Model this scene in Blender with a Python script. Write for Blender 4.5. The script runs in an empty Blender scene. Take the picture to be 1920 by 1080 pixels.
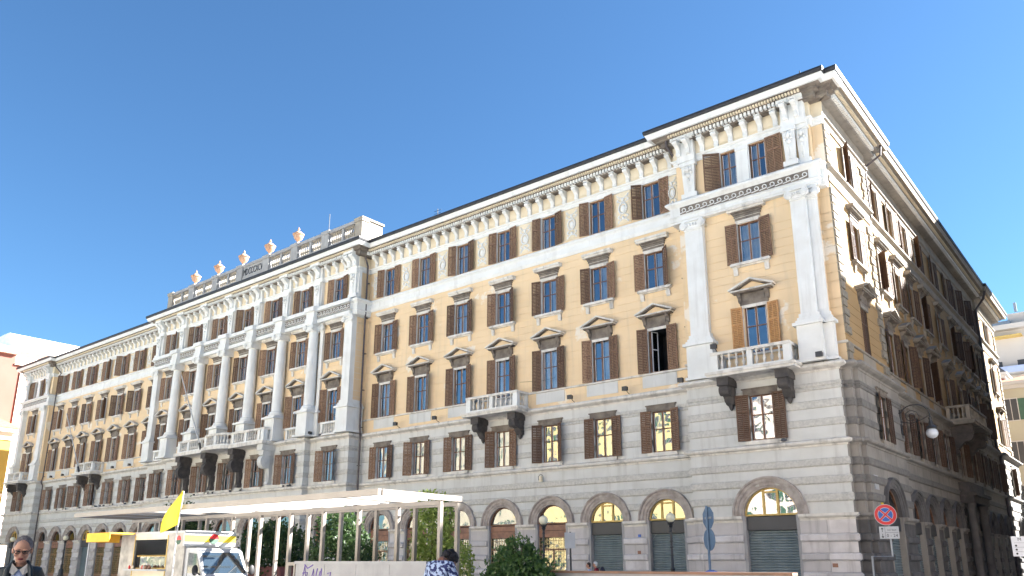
import bpy, bmesh, math, random
from mathutils import Vector, Matrix
random.seed(7)
R = math.radians
sc = bpy.context.scene
COL = sc.collection
# ------------------------------------------------------------------ camera, sky, sun, exposure
cam = bpy.data.cameras.new('camera'); camo = bpy.data.objects.new('camera', cam); COL.objects.link(camo)
cam.sensor_width = 36.0; cam.lens = 36 * 1483.5 / 1920; cam.shift_y = 0.0596
cam.clip_start = 0.1; cam.clip_end = 3000
yaw, pit, rol = 0.6832, 0.2637, 0.0023
F = Vector((-math.sin(yaw) * math.cos(pit), math.cos(yaw) * math.cos(pit), math.sin(pit)))
Rr = Vector((math.cos(yaw), math.sin(yaw), 0)); U = Rr.cross(F)
R2 = Rr * math.cos(rol) + U * math.sin(rol); U2 = U * math.cos(rol) - Rr * math.sin(rol)
m3 = Matrix((R2, U2, -F)).transposed()
camo.matrix_world = Matrix.Translation((15.954, -36.656, 1.6)) @ m3.to_4x4()
sc.camera = camo
SUN_EL, SUN_AZ = 33.0, 49.0           # azimuth measured from +X towards +Y
world = bpy.data.worlds.new('World'); sc.world = world; world.use_nodes = True
wn = world.node_tree; wn.nodes.clear()
sky = wn.nodes.new('ShaderNodeTexSky'); sky.sky_type = 'NISHITA'; sky.sun_disc = False
sky.sun_elevation = R(SUN_EL); sky.sun_rotation = R(90 - SUN_AZ)
sky.altitude = 0; sky.air_density = 1.0; sky.dust_density = 0.3; sky.ozone_density = 2.5
bg = wn.nodes.new('ShaderNodeBackground'); bg.inputs['Strength'].default_value = 0.05
wo = wn.nodes.new('ShaderNodeOutputWorld')
tint = wn.nodes.new('ShaderNodeMix'); tint.data_type = 'RGBA'; tint.blend_type = 'MULTIPLY'; tint.inputs[0].default_value = 1
tint.inputs[7].default_value = (.30, .445, .54, 1)
wn.links.new(sky.outputs[0], tint.inputs[6]); wn.links.new(tint.outputs[2], bg.inputs[0]); wn.links.new(bg.outputs[0], wo.inputs[0])
sun = bpy.data.lights.new('sun', 'SUN'); sun.energy = 4.8; sun.angle = R(0.55); sun.color = (1.0, 0.965, 0.92)
suno = bpy.data.objects.new('sun', sun); COL.objects.link(suno)
sd = Vector((math.cos(R(SUN_EL)) * math.cos(R(SUN_AZ)), math.cos(R(SUN_EL)) * math.sin(R(SUN_AZ)), math.sin(R(SUN_EL))))
suno.rotation_euler = (-sd).to_track_quat('-Z', 'Y').to_euler()
vs = sc.view_settings
vs.view_transform = 'Standard'; vs.look = 'None'; vs.gamma = 1; vs.use_curve_mapping = False
vs.exposure = 3.1
sc.render.engine = 'CYCLES'
sc.cycles.max_bounces = 7; sc.cycles.diffuse_bounces = 4; sc.cycles.glossy_bounces = 3
sc.cycles.transparent_max_bounces = 8; sc.cycles.transmission_bounces = 3
# ------------------------------------------------------------------ materials
def mat(name, c, c2=None, rough=.85, scale=1.5, bump=0, bscale=12, streak=0, streakc=(.08, .075, .07), metal=0,
        spots=0, spotc=(.1, .1, .1), spscale=.35, detail=4, rnd=0):
    m = bpy.data.materials.new(name); m.use_nodes = True
    nt = m.node_tree; N = nt.nodes; L = nt.links; p = N['Principled BSDF']
    p.inputs['Roughness'].default_value = rough; p.inputs['Metallic'].default_value = metal
    geo = N.new('ShaderNodeNewGeometry'); pos = geo.outputs['Position']
    def noise(sc_, det=detail, vec=None, ro=.55):
        n = N.new('ShaderNodeTexNoise'); n.inputs['Scale'].default_value = sc_; n.inputs['Detail'].default_value = det
        n.inputs['Roughness'].default_value = ro; L.new(vec or pos, n.inputs['Vector']); return n.outputs['Fac']
    def ramp(f, a, b):
        r = N.new('ShaderNodeMapRange'); r.inputs[1].default_value = a; r.inputs[2].default_value = b
        L.new(f, r.inputs[0]); return r.outputs[0]
    def mix(f, a, b, fac=1):
        x = N.new('ShaderNodeMix'); x.data_type = 'RGBA'
        if fac != 1:
            mm = N.new('ShaderNodeMath'); mm.operation = 'MULTIPLY'; mm.inputs[1].default_value = fac
            L.new(f, mm.inputs[0]); f = mm.outputs[0]
        L.new(f, x.inputs[0])
        for i, v in ((6, a), (7, b)):
            if isinstance(v, tuple): x.inputs[i].default_value = (*v, 1)
            else: L.new(v, x.inputs[i])
        return x.outputs[2]
    c2 = c2 or tuple(v * .86 for v in c)
    col = mix(ramp(noise(scale), .35, .65), c, c2)
    if rnd:
        oi = N.new('ShaderNodeObjectInfo')
        col = mix(oi.outputs['Random'], col, tuple(min(1, v * (1 - rnd)) for v in c2), .8)
    if streak:
        mp = N.new('ShaderNodeMapping'); mp.inputs['Scale'].default_value = (2.6, 2.6, .22); L.new(pos, mp.inputs[0])
        col = mix(ramp(noise(1.0, 5, mp.outputs[0], .6), .52, .72), col, streakc, streak)
    if spots: col = mix(ramp(noise(spscale, 6, None, .62), .595, .625), col, spotc, spots)
    L.new(col, p.inputs['Base Color'])
    if bump:
        b = N.new('ShaderNodeBump'); b.inputs['Strength'].default_value = min(1, bump); b.inputs['Distance'].default_value = .03
        L.new(noise(bscale, 3), b.inputs['Height']); L.new(b.outputs[0], p.inputs['Normal'])
    return m
M = {}
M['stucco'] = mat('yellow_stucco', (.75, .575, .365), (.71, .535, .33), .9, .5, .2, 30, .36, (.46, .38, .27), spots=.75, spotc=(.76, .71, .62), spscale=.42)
M['side_stucco'] = mat('side_yellow_stucco', (.34, .225, .105), (.31, .20, .09), .9, .5, .2, 30, .12, (.35, .28, .2))  # front stucco darkened to offset the sun falling on this side
M['trim'] = mat('pale_trim', (.72, .73, .71), (.66, .66, .63), .8, 1.2, .15, 25, .30, (.33, .31, .28))
M['sidecap'] = mat('side_weathered_darkened_cap', (.30, .27, .225), (.19, .17, .145), .85, 2.2, .3, 20, .4, (.09, .085, .08))  # weathered cap, colour darkened further against the sun on the side front
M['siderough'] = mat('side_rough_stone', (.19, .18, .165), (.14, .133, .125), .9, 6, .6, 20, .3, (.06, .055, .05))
M['sidetrim'] = mat('side_trim', (.31, .275, .225), (.25, .22, .18), .85, 1.2, .15, 25, .3, (.2, .18, .16))  # front trim darkened so direct sun does not burn it out
M['cladyellow'] = mat('left_house_yellow_render', (.42, .28, .06), (.38, .25, .05), .9, .3)
M['shuttershade'] = mat('shaded_brown_wood', (.12, .065, .035), (.06, .032, .02), .75, 14, .2, 40, rnd=.3)  # brown shutter wood with the side street's shade put into its colour
M['parapetstone'] = mat('parapet_stone', (.36, .32, .26), (.28, .25, .21), .85, 2, .2, 20, .3, (.15, .14, .12))
M['cream'] = mat('cream_trim', (.72, .63, .47), (.66, .56, .40), .85, 1.0, .2, 20, .15, (.34, .29, .22))
M['cap'] = mat('weathered_cap', (.70, .67, .61), (.56, .53, .48), .85, 2.2, .3, 20, .55, (.14, .13, .12))
M['stone'] = mat('grey_limestone', (.60, .60, .575), (.53, .53, .505), .85, .8, .25, 18, .30, (.21, .19, .17))
M['rough'] = mat('rough_limestone', (.57, .555, .51), (.44, .43, .40), .95, 9, .9, 28, .3, (.22, .20, .18), detail=6)
M['pier'] = mat('pier_limestone', (.66, .63, .62), (.53, .50, .49), .88, 1.6, .4, 22, .55, (.17, .15, .145), rnd=.2)
M['sidestone'] = mat('side_dark_limestone', (.28, .262, .235), (.21, .196, .18), .9, .7, .5, 16, .4, (.06, .055, .05))  # darker than the front limestone, used beyond the corner
M['sidepier'] = mat('side_dark_pier_stone', (.13, .125, .125), (.08, .077, .077), .9, 1.4, .5, 16, .4, (.04, .04, .04))  # much darker than the front piers, for the ground floor beyond the corner
M['darkstone'] = mat('dark_stone', (.085, .075, .07), (.045, .042, .042), .85, 3, .5, 18)  # near-black stone of the corbels and the portal
M['dstone'] = mat('brown_weathered_shaded_stone', (.22, .19, .155), (.12, .10, .085), .9, 2.5, .4, 22, .3, (.09, .08, .07))  # weathering, plus painted shade behind dentils and under pediments
M['arch'] = mat('archivolt_stone', (.44, .39, .355), (.27, .235, .21), .85, 3.0, .35, 25, .3, (.45, .42, .40))
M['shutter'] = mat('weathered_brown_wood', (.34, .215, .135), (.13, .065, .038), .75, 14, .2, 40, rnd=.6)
M['newshut'] = mat('bare_honey_wood', (.50, .27, .10), (.36, .18, .07), .6, 8, .2, 40)
M['frame'] = mat('window_frame_wood', (.20, .10, .055), (.12, .055, .03), .6, 5)
M['wframe'] = mat('white_painted_wood', (.72, .72, .74), None, .5)
M['yframe'] = mat('ochre_painted_wood', (.66, .47, .15), (.5, .34, .1), .6, 3)
M['curtain'] = mat('white_curtain', (.78, .77, .74), (.6, .6, .6), .9, 3)
M['room'] = mat('dark_interior', (.03, .03, .035), (.015, .015, .018), .9)
M['metal'] = mat('dark_gutter_metal', (.022, .022, .026), (.014, .014, .017), .6, 3)
M['pipe'] = mat('brown_downpipe_paint', (.09, .075, .08), (.05, .04, .045), .5, 3)
M['lead'] = mat('roof_sheet', (.03, .028, .03), None, .6)
M['roller'] = mat('teal_roller_shutter', (.19, .235, .255), (.14, .18, .195), .5, 2, .1, 20, .2, (.05, .06, .06))
M['fascia'] = mat('dark_shop_fascia', (.045, .048, .055), None, .5)
M['brown'] = mat('brown_shop_lintel', (.30, .15, .09), (.2, .1, .07), .6, 3)
M['grille'] = mat('brass_grille', (.45, .34, .16), (.3, .2, .1), .5, 6)
M['terracotta'] = mat('terracotta', (.50, .29, .17), (.42, .22, .13), .7, 3, .2, 20, .3, (.75, .68, .55))
M['steel'] = mat('pale_steel_paint', (.29, .255, .22), (.25, .22, .19), .45, 2)
M['concrete'] = mat('grey_concrete', (.36, .355, .35), (.29, .285, .285), .85, 1.2, .2, 20, .4, (.2, .2, .2))
M['iron'] = mat('black_cast_iron', (.03, .032, .036), None, .45)
M['globe'] = mat('opal_globe', (.78, .74, .55), None, .3)
M['globew'] = mat('white_opal_globe', (.62, .66, .70), None, .3)
M['white'] = mat('white_paint', (.44, .45, .47), None, .35)
M['yellow'] = mat('yellow_vinyl', (.82, .62, .03), None, .5)
M['orange'] = mat('orange_valance', (.85, .45, .04), None, .7)
M['red'] = mat('red_paint', (.62, .02, .025), None, .4)
M['blue'] = mat('blue_paint', (.02, .10, .42), None, .4)
M['greyblue'] = mat('blue_grey_sign_back', (.10, .17, .26), (.07, .12, .2), .5, 3)
M['signgrey'] = mat('galvanised_pole', (.30, .32, .35), (.24, .26, .28), .4, 4, metal=.4)
M['black'] = mat('black_rubber', (.02, .02, .022), None, .6)
M['skin'] = mat('skin', (.50, .27, .18), (.44, .22, .15), .55, 6)
M['skin2'] = mat('brown_skin', (.23, .11, .07), None, .55, 6)
M['hair'] = mat('grey_hair', (.12, .11, .12), (.2, .19, .2), .8, 40, .4, 60)
M['hair2'] = mat('black_hair', (.012, .010, .014), None, .7, 30, .6, 50)
M['hairw'] = mat('white_hair', (.6, .6, .6), None, .8)
M['leather'] = mat('dark_green_leather', (.016, .027, .034), (.01, .016, .02), .42, 3, .3, 25)
M['shirt'] = mat('pale_blue_shirt', (.40, .47, .66), (.36, .43, .62), .8, 3)
M['navy'] = mat('navy_cloth', (.02, .025, .05), None, .85)
M['maroon'] = mat('maroon_cloth', (.22, .01, .03), None, .85)
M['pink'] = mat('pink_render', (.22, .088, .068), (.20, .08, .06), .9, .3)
M['apricot'] = mat('apricot_render', (.72, .60, .50), None, .9, .3)
M['yrender'] = mat('yellow_render', (.62, .50, .24), (.56, .45, .21), .9, .3)
M['sand'] = mat('sand_render', (.42, .38, .28), (.38, .34, .25), .9, .3)
M['whiterender'] = mat('white_render', (.50, .47, .43), (.45, .42, .39), .9, .2)
M['roofmetal'] = mat('white_sheet_metal', (.86, .87, .88), None, .3)
M['tile'] = mat('orange_clay_tile', (.55, .19, .08), (.4, .13, .06), .85, 3)
M['greenshut'] = mat('green_shutter_paint', (.045, .11, .07), None, .6)
M['paving'] = mat('square_paving_stone', (.56, .57, .585), (.49, .50, .515), .85, 1, .2, 8)
M['asphalt'] = mat('asphalt', (.055, .055, .055), (.045, .045, .045), .9, 1, .3, 30)
M['trunk'] = mat('bark', (.12, .09, .06), (.07, .05, .04), .95, 6, .6, 20)
M['planter'] = mat('dark_red_planter', (.18, .045, .04), None, .6, 2)
M['pigeon'] = mat('pigeon_grey', (.07, .075, .09), None, .8)
M['ledge'] = mat('ledge_brown', (.30, .16, .10), (.2, .12, .08), .8)

def glassmat():
    m = bpy.data.materials.new('window_glass'); m.use_nodes = True
    nt = m.node_tree; N = nt.nodes; L = nt.links; N.clear()
    o = N.new('ShaderNodeOutputMaterial'); tr = N.new('ShaderNodeBsdfTransparent'); gl = N.new('ShaderNodeBsdfGlossy')
    tr.inputs[0].default_value = (.72, .78, .80, 1); gl.inputs['Roughness'].default_value = .015
    gl.inputs['Color'].default_value = (.95, .97, 1, 1)
    fr = N.new('ShaderNodeFresnel'); fr.inputs['IOR'].default_value = 2.9
    geo = N.new('ShaderNodeNewGeometry'); n = N.new('ShaderNodeTexNoise'); n.inputs['Scale'].default_value = 1.3; n.inputs['Detail'].default_value = 1
    L.new(geo.outputs['Position'], n.inputs['Vector'])
    b = N.new('ShaderNodeBump'); b.inputs['Strength'].default_value = .35; b.inputs['Distance'].default_value = .05
    L.new(n.outputs['Fac'], b.inputs['Height'])
    L.new(b.outputs[0], gl.inputs['Normal']); 
    mx = N.new('ShaderNodeMixShader'); L.new(fr.outputs[0], mx.inputs[0]); L.new(tr.outputs[0], mx.inputs[1]); L.new(gl.outputs[0], mx.inputs[2])
    L.new(mx.outputs[0], o.inputs[0]); return m
M['glass'] = glassmat()
def leafmat(name, c, c2):
    m = bpy.data.materials.new(name); m.use_nodes = True
    nt = m.node_tree; N = nt.nodes; L = nt.links; p = N['Principled BSDF']; p.inputs['Roughness'].default_value = .5
    g = N.new('ShaderNodeNewGeometry'); mx = N.new('ShaderNodeMix'); mx.data_type = 'RGBA'
    L.new(g.outputs['Random Per Island'], mx.inputs[0]); mx.inputs[6].default_value = (*c, 1); mx.inputs[7].default_value = (*c2, 1)
    L.new(mx.outputs[2], p.inputs['Base Color'])
    t = N.new('ShaderNodeBsdfTranslucent'); L.new(mx.outputs[2], t.inputs[0]); ms = N.new('ShaderNodeMixShader'); ms.inputs[0].default_value = .45
    L.new(p.outputs[0], ms.inputs[1]); L.new(t.outputs[0], ms.inputs[2]); L.new(ms.outputs[0], N['Material Output'].inputs[0])
    return m
M['leafdark'] = leafmat('dark_green_leaves', (.025, .06, .02), (.07, .12, .035))
M['leaflight'] = leafmat('light_green_leaves', (.17, .27, .05), (.38, .45, .13))
M['leafmid'] = leafmat('mid_green_leaves', (.035, .085, .03), (.09, .16, .04))
# ------------------------------------------------------------------ mesh builder
class MB:
    def __init__(s): s.v = []; s.f = []; s.mi = []; s.cur = 0; s.X = None
    def add(s, vs_, fs):
        k = len(s.v)
        if s.X is not None: vs_ = [s.X @ Vector(p) for p in vs_]
        s.v += [tuple(p) for p in vs_]
        for f in fs: s.f.append([k + i for i in f]); s.mi.append(s.cur)
        return s
    def box(s, x0, x1, y0, y1, z0, z1):
        return s.add([(x0, y0, z0), (x1, y0, z0), (x1, y1, z0), (x0, y1, z0), (x0, y0, z1), (x1, y0, z1), (x1, y1, z1), (x0, y1, z1)],
                     [(0, 3, 2, 1), (4, 5, 6, 7), (0, 1, 5, 4), (1, 2, 6, 5), (2, 3, 7, 6), (3, 0, 4, 7)])
    def prism_y(s, poly, y0, y1):      # poly of (x,z) extruded along y
        n = len(poly)
        return s.add([(x, y0, z) for x, z in poly] + [(x, y1, z) for x, z in poly],
                     [tuple(range(n)), tuple(range(2 * n - 1, n - 1, -1))] + [(i, i + n, (i + 1) % n + n, (i + 1) % n) for i in range(n)])
    def prism_x(s, poly, x0, x1):      # poly of (y,z) extruded along x
        n = len(poly)
        return s.add([(x0, y, z) for y, z in poly] + [(x1, y, z) for y, z in poly],
                     [tuple(range(n - 1, -1, -1)), tuple(range(n, 2 * n))] + [(i, (i + 1) % n, (i + 1) % n + n, i + n) for i in range(n)])
    def lathe(s, prof, n=12, cx=0, cy=0, cz=0):   # prof of (r,z)
        vs_ = []; fs = []
        for r, z in prof:
            for i in range(n):
                a = 2 * math.pi * i / n; vs_.append((cx + r * math.cos(a), cy + r * math.sin(a), cz + z))
        for j in range(len(prof) - 1):
            for i in range(n):
                a = j * n + i; b = j * n + (i + 1) % n; fs.append((a, b, b + n, a + n))
        fs.append(tuple(range(n - 1, -1, -1))); k = (len(prof) - 1) * n; fs.append(tuple(range(k, k + n)))
        return s.add(vs_, fs)
    def tube(s, pts, r, n=6):
        pts = [Vector(p) for p in pts]; vs_ = []; fs = []
        for i, p in enumerate(pts):
            d = (pts[min(i + 1, len(pts) - 1)] - pts[max(i - 1, 0)]).normalized()
            a = d.orthogonal().normalized() if i == 0 else (a - d * a.dot(d)).normalized()
            b = d.cross(a); rr = r[i] if isinstance(r, (list, tuple)) else r
            for k in range(n):
                t = 2 * math.pi * k / n; vs_.append(p + a * (rr * math.cos(t)) + b * (rr * math.sin(t)))
        for j in range(len(pts) - 1):
            for k in range(n):
                q = j * n + k; w = j * n + (k + 1) % n; fs.append((q, w, w + n, q + n))
        fs.append(tuple(range(n - 1, -1, -1))); k0 = (len(pts) - 1) * n; fs.append(tuple(range(k0, k0 + n)))
        return s.add(vs_, fs)
    def ball(s, c, rx, ry, rz, n=10, m=7):
        prof = []
        vs_ = []; fs = []
        for j in range(1, m):
            t = math.pi * j / m
            for i in range(n):
                a = 2 * math.pi * i / n
                vs_.append((c[0] + rx * math.sin(t) * math.cos(a), c[1] + ry * math.sin(t) * math.sin(a), c[2] + rz * math.cos(t)))
        for j in range(m - 2):
            for i in range(n):
                a = j * n + i; b = j * n + (i + 1) % n; fs.append((a, a + n, b + n, b))
        k = len(vs_); vs_ += [(c[0], c[1], c[2] + rz), (c[0], c[1], c[2] - rz)]
        for i in range(n):
            fs.append((k, i, (i + 1) % n)); q = (m - 2) * n; fs.append((k + 1, q + (i + 1) % n, q + i))
        return s.add(vs_, fs)
    def mesh(s, name, mats, smooth=False, recalc=True):
        me = bpy.data.meshes.new(name); me.from_pydata(s.v, [], s.f)
        if not isinstance(mats, (list, tuple)): mats = [mats]
        for m in mats: me.materials.append(M[m] if isinstance(m, str) else m)
        if len(mats) > 1: me.polygons.foreach_set('material_index', s.mi)
        if recalc:
            bm = bmesh.new(); bm.from_mesh(me); bmesh.ops.recalc_face_normals(bm, faces=bm.faces); bm.to_mesh(me); bm.free()
        if smooth:
            me.polygons.foreach_set('use_smooth', [True] * len(me.polygons))
            try: me.set_sharp_from_angle(angle=R(40))
            except Exception: pass
        me.update(); return me
    def obj(s, name, mats, parent=None, smooth=False, loc=None):
        return link(name, s.mesh(name, mats, smooth), parent, loc)
def link(name, me, parent=None, loc=None, rz=None):
    o = bpy.data.objects.new(name, me); COL.objects.link(o)
    if parent is not None: o.parent = parent
    if loc is not None: o.location = loc
    if rz is not None: o.rotation_euler = (0, 0, rz)
    return o
def thing(name, label, cat, loc=(0, 0, 0), rz=0, group=None):
    o = link(name, None, None, loc, rz); o['label'] = label; o['category'] = cat
    if group: o['group'] = group
    return o
def tag(o, label, cat, group=None):
    o['label'] = label; o['category'] = cat
    if group: o['group'] = group
    return o
def stuff(o): o['kind'] = 'stuff'; return o
def struct(o): o['kind'] = 'structure'; return o
def copy_tree(o, parent=None):
    c = o.copy(); COL.objects.link(c); c.parent = parent
    for ch in list(o.children): copy_tree(ch, c)
    return c
# ------------------------------------------------------------------ sweeping mouldings and courses round the building's plan
PLOW = [(-90.1, 6), (-90.1, -.8), (-82.0, -.8), (-82.0, 0), (-56.34, 0), (-56.34, -1), (-52, -1), (-52, -1.5), (-32.15, -1.5), (-32.15, -1),
        (-27.8, -1), (-27.8, 0), (-1.85, 0), (-1.85, -.8), (5.6, -.8), (5.6, -.45), (5.98, -.45), (5.98, -.1), (6.2, -.1), (6.2, 6.7),
        (5.95, 6.7), (5.95, 38.8), (6.2, 38.8), (6.2, 47.6), (-6, 47.6)]
PUP = [(-90.0, 6), (-90.0, -.25), (-89.5, -.25), (-89.5, -.6), (-82.24, -.6), (-82.24, 0), (-56.5, 0), (-56.5, -1), (-27.64, -1), (-27.64, 0),
       (-1.85, 0), (-1.85, -.6), (5.35, -.6), (5.35, -.25), (5.88, -.25), (5.88, 6.6), (5.7, 6.6), (5.7, 38.9), (5.88, 38.9), (5.88, 47.5), (-6, 47.5)]
def arclen(P):
    s = [0]
    for a, b in zip(P, P[1:]): s.append(s[-1] + math.dist(a, b))
    return s
def pt_at(P, S, s):
    for i in range(len(P) - 1):
        if s <= S[i + 1] + 1e-9 or i == len(P) - 2:
            t = (s - S[i]) / (S[i + 1] - S[i]); return (P[i][0] + (P[i + 1][0] - P[i][0]) * t, P[i][1] + (P[i + 1][1] - P[i][1]) * t)
def sub(P, S, a, b):
    r = [pt_at(P, S, a)]
    for i in range(len(P)):
        if a + 1e-6 < S[i] < b - 1e-6: r.append(P[i])
    r.append(pt_at(P, S, b)); return r
def sweep(mb, path, prof):       # closed profile of (outward, z) swept along the plan path with mitred corners
    n = len(prof); vs_ = []; fs = []; m = len(path)
    nrm = []
    for a, b in zip(path, path[1:]):
        L = math.dist(a, b) or 1; nrm.append(((b[1] - a[1]) / L, -(b[0] - a[0]) / L))
    for i, p in enumerate(path):
        if i == 0: o = nrm[0]
        elif i == m - 1: o = nrm[-1]
        else:
            a, b = nrm[i - 1], nrm[i]; k = 1 + a[0] * b[0] + a[1] * b[1]
            o = ((a[0] + b[0]) / k, (a[1] + b[1]) / k)
        for off, z in prof: vs_.append((p[0] + o[0] * off, p[1] + o[1] * off, z))
    for i in range(m - 1):
        for j in range(n):
            a = i * n + j; b = i * n + (j + 1) % n; fs.append((a, b, b + n, a + n))
    fs.append(tuple(range(n - 1, -1, -1))); fs.append(tuple(range((m - 1) * n, m * n)))
    mb.add(vs_, fs)
SLOW, SUP = arclen(PLOW), arclen(PUP)
def s_main(P, S, x):
    for i in range(len(P) - 1):
        a, b = P[i], P[i + 1]
        if abs(a[1] - b[1]) < 1e-6 and a[0] <= x <= b[0] and b[0] > a[0]: return S[i] + x - a[0], a[1]
def s_side(P, S, y):
    for i in range(len(P) - 1):
        a, b = P[i], P[i + 1]
        if abs(a[0] - b[0]) < 1e-6 and a[0] > 5 and a[1] <= y <= b[1]: return S[i] + y - a[1], a[0]
def gaps(P, S, holes):     # holes: list of (s0,s1) -> complementary intervals
    hs = sorted(holes); r = []; c = 0
    for a, b in hs:
        if a > c: r.append((c, a))
        c = max(c, b)
    r.append((c, S[-1])); return r
# bays
XM = -42.07
MAIN = [(-86.06, 'block')] + [(-80.36 + 3.6 * j, 'wing') for j in range(7)] + [(XM - 12.15, 'cen')] + [(XM + 3.97 * k, 'cen') for k in (-2, -1, 0, 1, 2)] + [(XM + 12.15, 'cen')] + \
       [(-25.38 + 3.6 * j, 'wing') for j in range(7)] + [(1.92, 'block')]
SIDE = [(3.3, 'block'), (8.7, 'wing'), (12.0, 'wing'), (15.3, 'wing'), (18.6, 'wing'), (23.0, 'wing'), (27.4, 'wing'), (30.7, 'wing'), (34.0, 'wing'), (37.2, 'wing'), (43.2, 'block')]
BACK = .32
def bays(P, S):
    r = []
    for x, k in MAIN: s, y = s_main(P, S, x); r.append((s, k, 'm', x, y))
    for y, k in SIDE: s, x = s_side(P, S, y); r.append((s, k, 's', y, x))
    return r
BL, BU = bays(PLOW, SLOW), bays(PUP, SUP)
iside_low = SLOW[14] + .002; iside_up = SUP[14] + .002         # arc length where the side street front begins
pal = thing('palazzo', 'long five-storey yellow and grey palazzo with brown louvred shutters filling the square', 'building')
def row(name, P, S, holes, prof, mt, sidemt, edge):
    """one course; the part beyond the corner is a second object in the darker side material"""
    for a, b in gaps(P, S, holes):
        if b - a < .02: continue
        segs = [(a, edge, mt), (edge, b, sidemt)] if a < edge < b else [(a, b, mt if b <= edge else sidemt)]
        for c, d, m in segs: mb = MB(); sweep(mb, sub(P, S, c, d), prof); mb.obj(name, m, pal)
def course_prof(z0, z1, p, r=.05):
    return [(-BACK, z0), (0, z0), (p * .35, z0), (p, z0 + r), (p, z1 - r), (p * .35, z1), (0, z1), (-BACK, z1)]
def flat_prof(z0, z1, p): return [(-BACK, z0), (p, z0), (p, z1), (-BACK, z1)]
ARCH_R = {'wing': 1.08, 'block': 1.28, 'cen': 1.2}
SPR = 3.7
# -------- ground floor piers: every stone of every pier a piece of its own
zr = [(.0, .44, 1), (.44, .90, 0), (.90, 1.24, 1), (1.24, 1.70, 0), (1.70, 2.04, 1), (2.04, 2.50, 0), (2.50, 2.86, 1), (2.86, 3.42, 0)]
door_holes = []
for s, k, f, c, w in BL:
    hw = ARCH_R[k] + .04
    if f == 's' and abs(c - 23.0) < .1: hw = 1.7
    door_holes.append((s - hw, s + hw))
small = set()
for z0, z1, rgh in zr:
    for a, b in gaps(PLOW, SLOW, door_holes):
        if a < 8: continue
        if b > SLOW[-1] - 14: b = SLOW[-2]
        if b - a < .1: continue
        segs = [(a, b)]
        if a < iside_low < b: segs = [(a, iside_low), (iside_low, b)]
        for c, d in segs:
            n = 2 if (d - c) > 2.3 and c < iside_low else 1
            corner = [t for t in SLOW if c + 1e-3 < t < d - 1e-3]
            cuts = [c + (d - c) * i / n for i in range(n + 1)]
            for e, g in zip(cuts, cuts[1:]):
                mb = MB(); prof = course_prof(z0 + .004, z1 - .004, .13, .07) if rgh else course_prof(z0 + .002, z1 - .002, .02, .01)
                sweep(mb, sub(PLOW, SLOW, e + (.006 if e > c else 0), g - (.006 if g < d else 0)), prof)
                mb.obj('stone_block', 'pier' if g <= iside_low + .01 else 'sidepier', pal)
# impost
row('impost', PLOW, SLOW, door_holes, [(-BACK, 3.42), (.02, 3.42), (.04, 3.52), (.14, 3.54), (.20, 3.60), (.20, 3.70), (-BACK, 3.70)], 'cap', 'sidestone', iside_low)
# -------- courses in the arch zone
zc = [(3.702, 4.20, 0), (4.20, 4.57, 1), (4.57, 4.97, 0), (4.97, 5.34, 1), (5.34, 5.74, 0), (5.74, 6.10, 1), (6.10, 6.62, 0)]
for z0, z1, rgh in zc:
    hs = []
    for s, k, f, c, w in BL:
        if f == 's' and abs(c - 23.0) < .1:
            if z0 < 5.2: hs.append((s - 1.7, s + 1.7))
            continue
        ri = ARCH_R[k]; ro = ri + .47; a, b = z0 - SPR, z1 - SPR
        if a < ri:
            inner = math.sqrt(max(0, ri * ri - max(a, 0) ** 2)); outer = math.sqrt(max(0, ro * ro - b * b)) if b < ro else 0
            hw = max(inner, min((inner + outer) / 2, outer)) + .01
            if a <= .05: hw = ri + .1
            hs.append((s - hw, s + hw))
    row('rough_course' if rgh else 'stone_course', PLOW, SLOW, hs, course_prof(z0 + .002, z1 - .002, .075, .06) if rgh else flat_prof(z0 + .001, z1 - .001, 0),
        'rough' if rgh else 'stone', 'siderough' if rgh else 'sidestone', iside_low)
# string course at first floor
row('string_course', PLOW, SLOW, [], [(-BACK, 6.622), (.04, 6.622), (.06, 6.70), (.20, 6.74), (.24, 6.80), (.24, 6.88), (.06, 6.95), (-BACK, 6.95)], 'cap', 'sidestone', iside_low)
# -------- first floor courses
W1 = .56
fh = [(s - W1, s + W1) for s, k, f, c, w in BL]
f1rows = [(6.952, 7.15, 0, False), (7.15, 7.52, 0, True), (7.52, 7.87, 1, True), (7.87, 8.34, 0, True), (8.34, 8.71, 1, True), (8.71, 9.16, 0, True), (9.16, 9.32, 1, True), (9.32, 9.52, 1, False), (9.52, 10.0, 0, False)]
for z0, z1, rgh, h in f1rows:
    row('rough_course' if rgh else 'stone_course', PLOW, SLOW, fh if h else [], course_prof(z0 + .002, z1 - .002, .05, .04) if rgh else flat_prof(z0 + .001, z1 - .001, 0),
        'rough' if rgh else 'stone', 'siderough' if rgh else 'sidestone', iside_low)
row('cornice', PLOW, SLOW, [], [(-BACK, 10.002), (.03, 10.002), (.06, 10.08), (.24, 10.14), (.34, 10.20), (.34, 10.28), (.28, 10.36), (-.9, 10.42), (-.9, 10.1)], 'cap', 'sidestone', iside_low)
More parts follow.
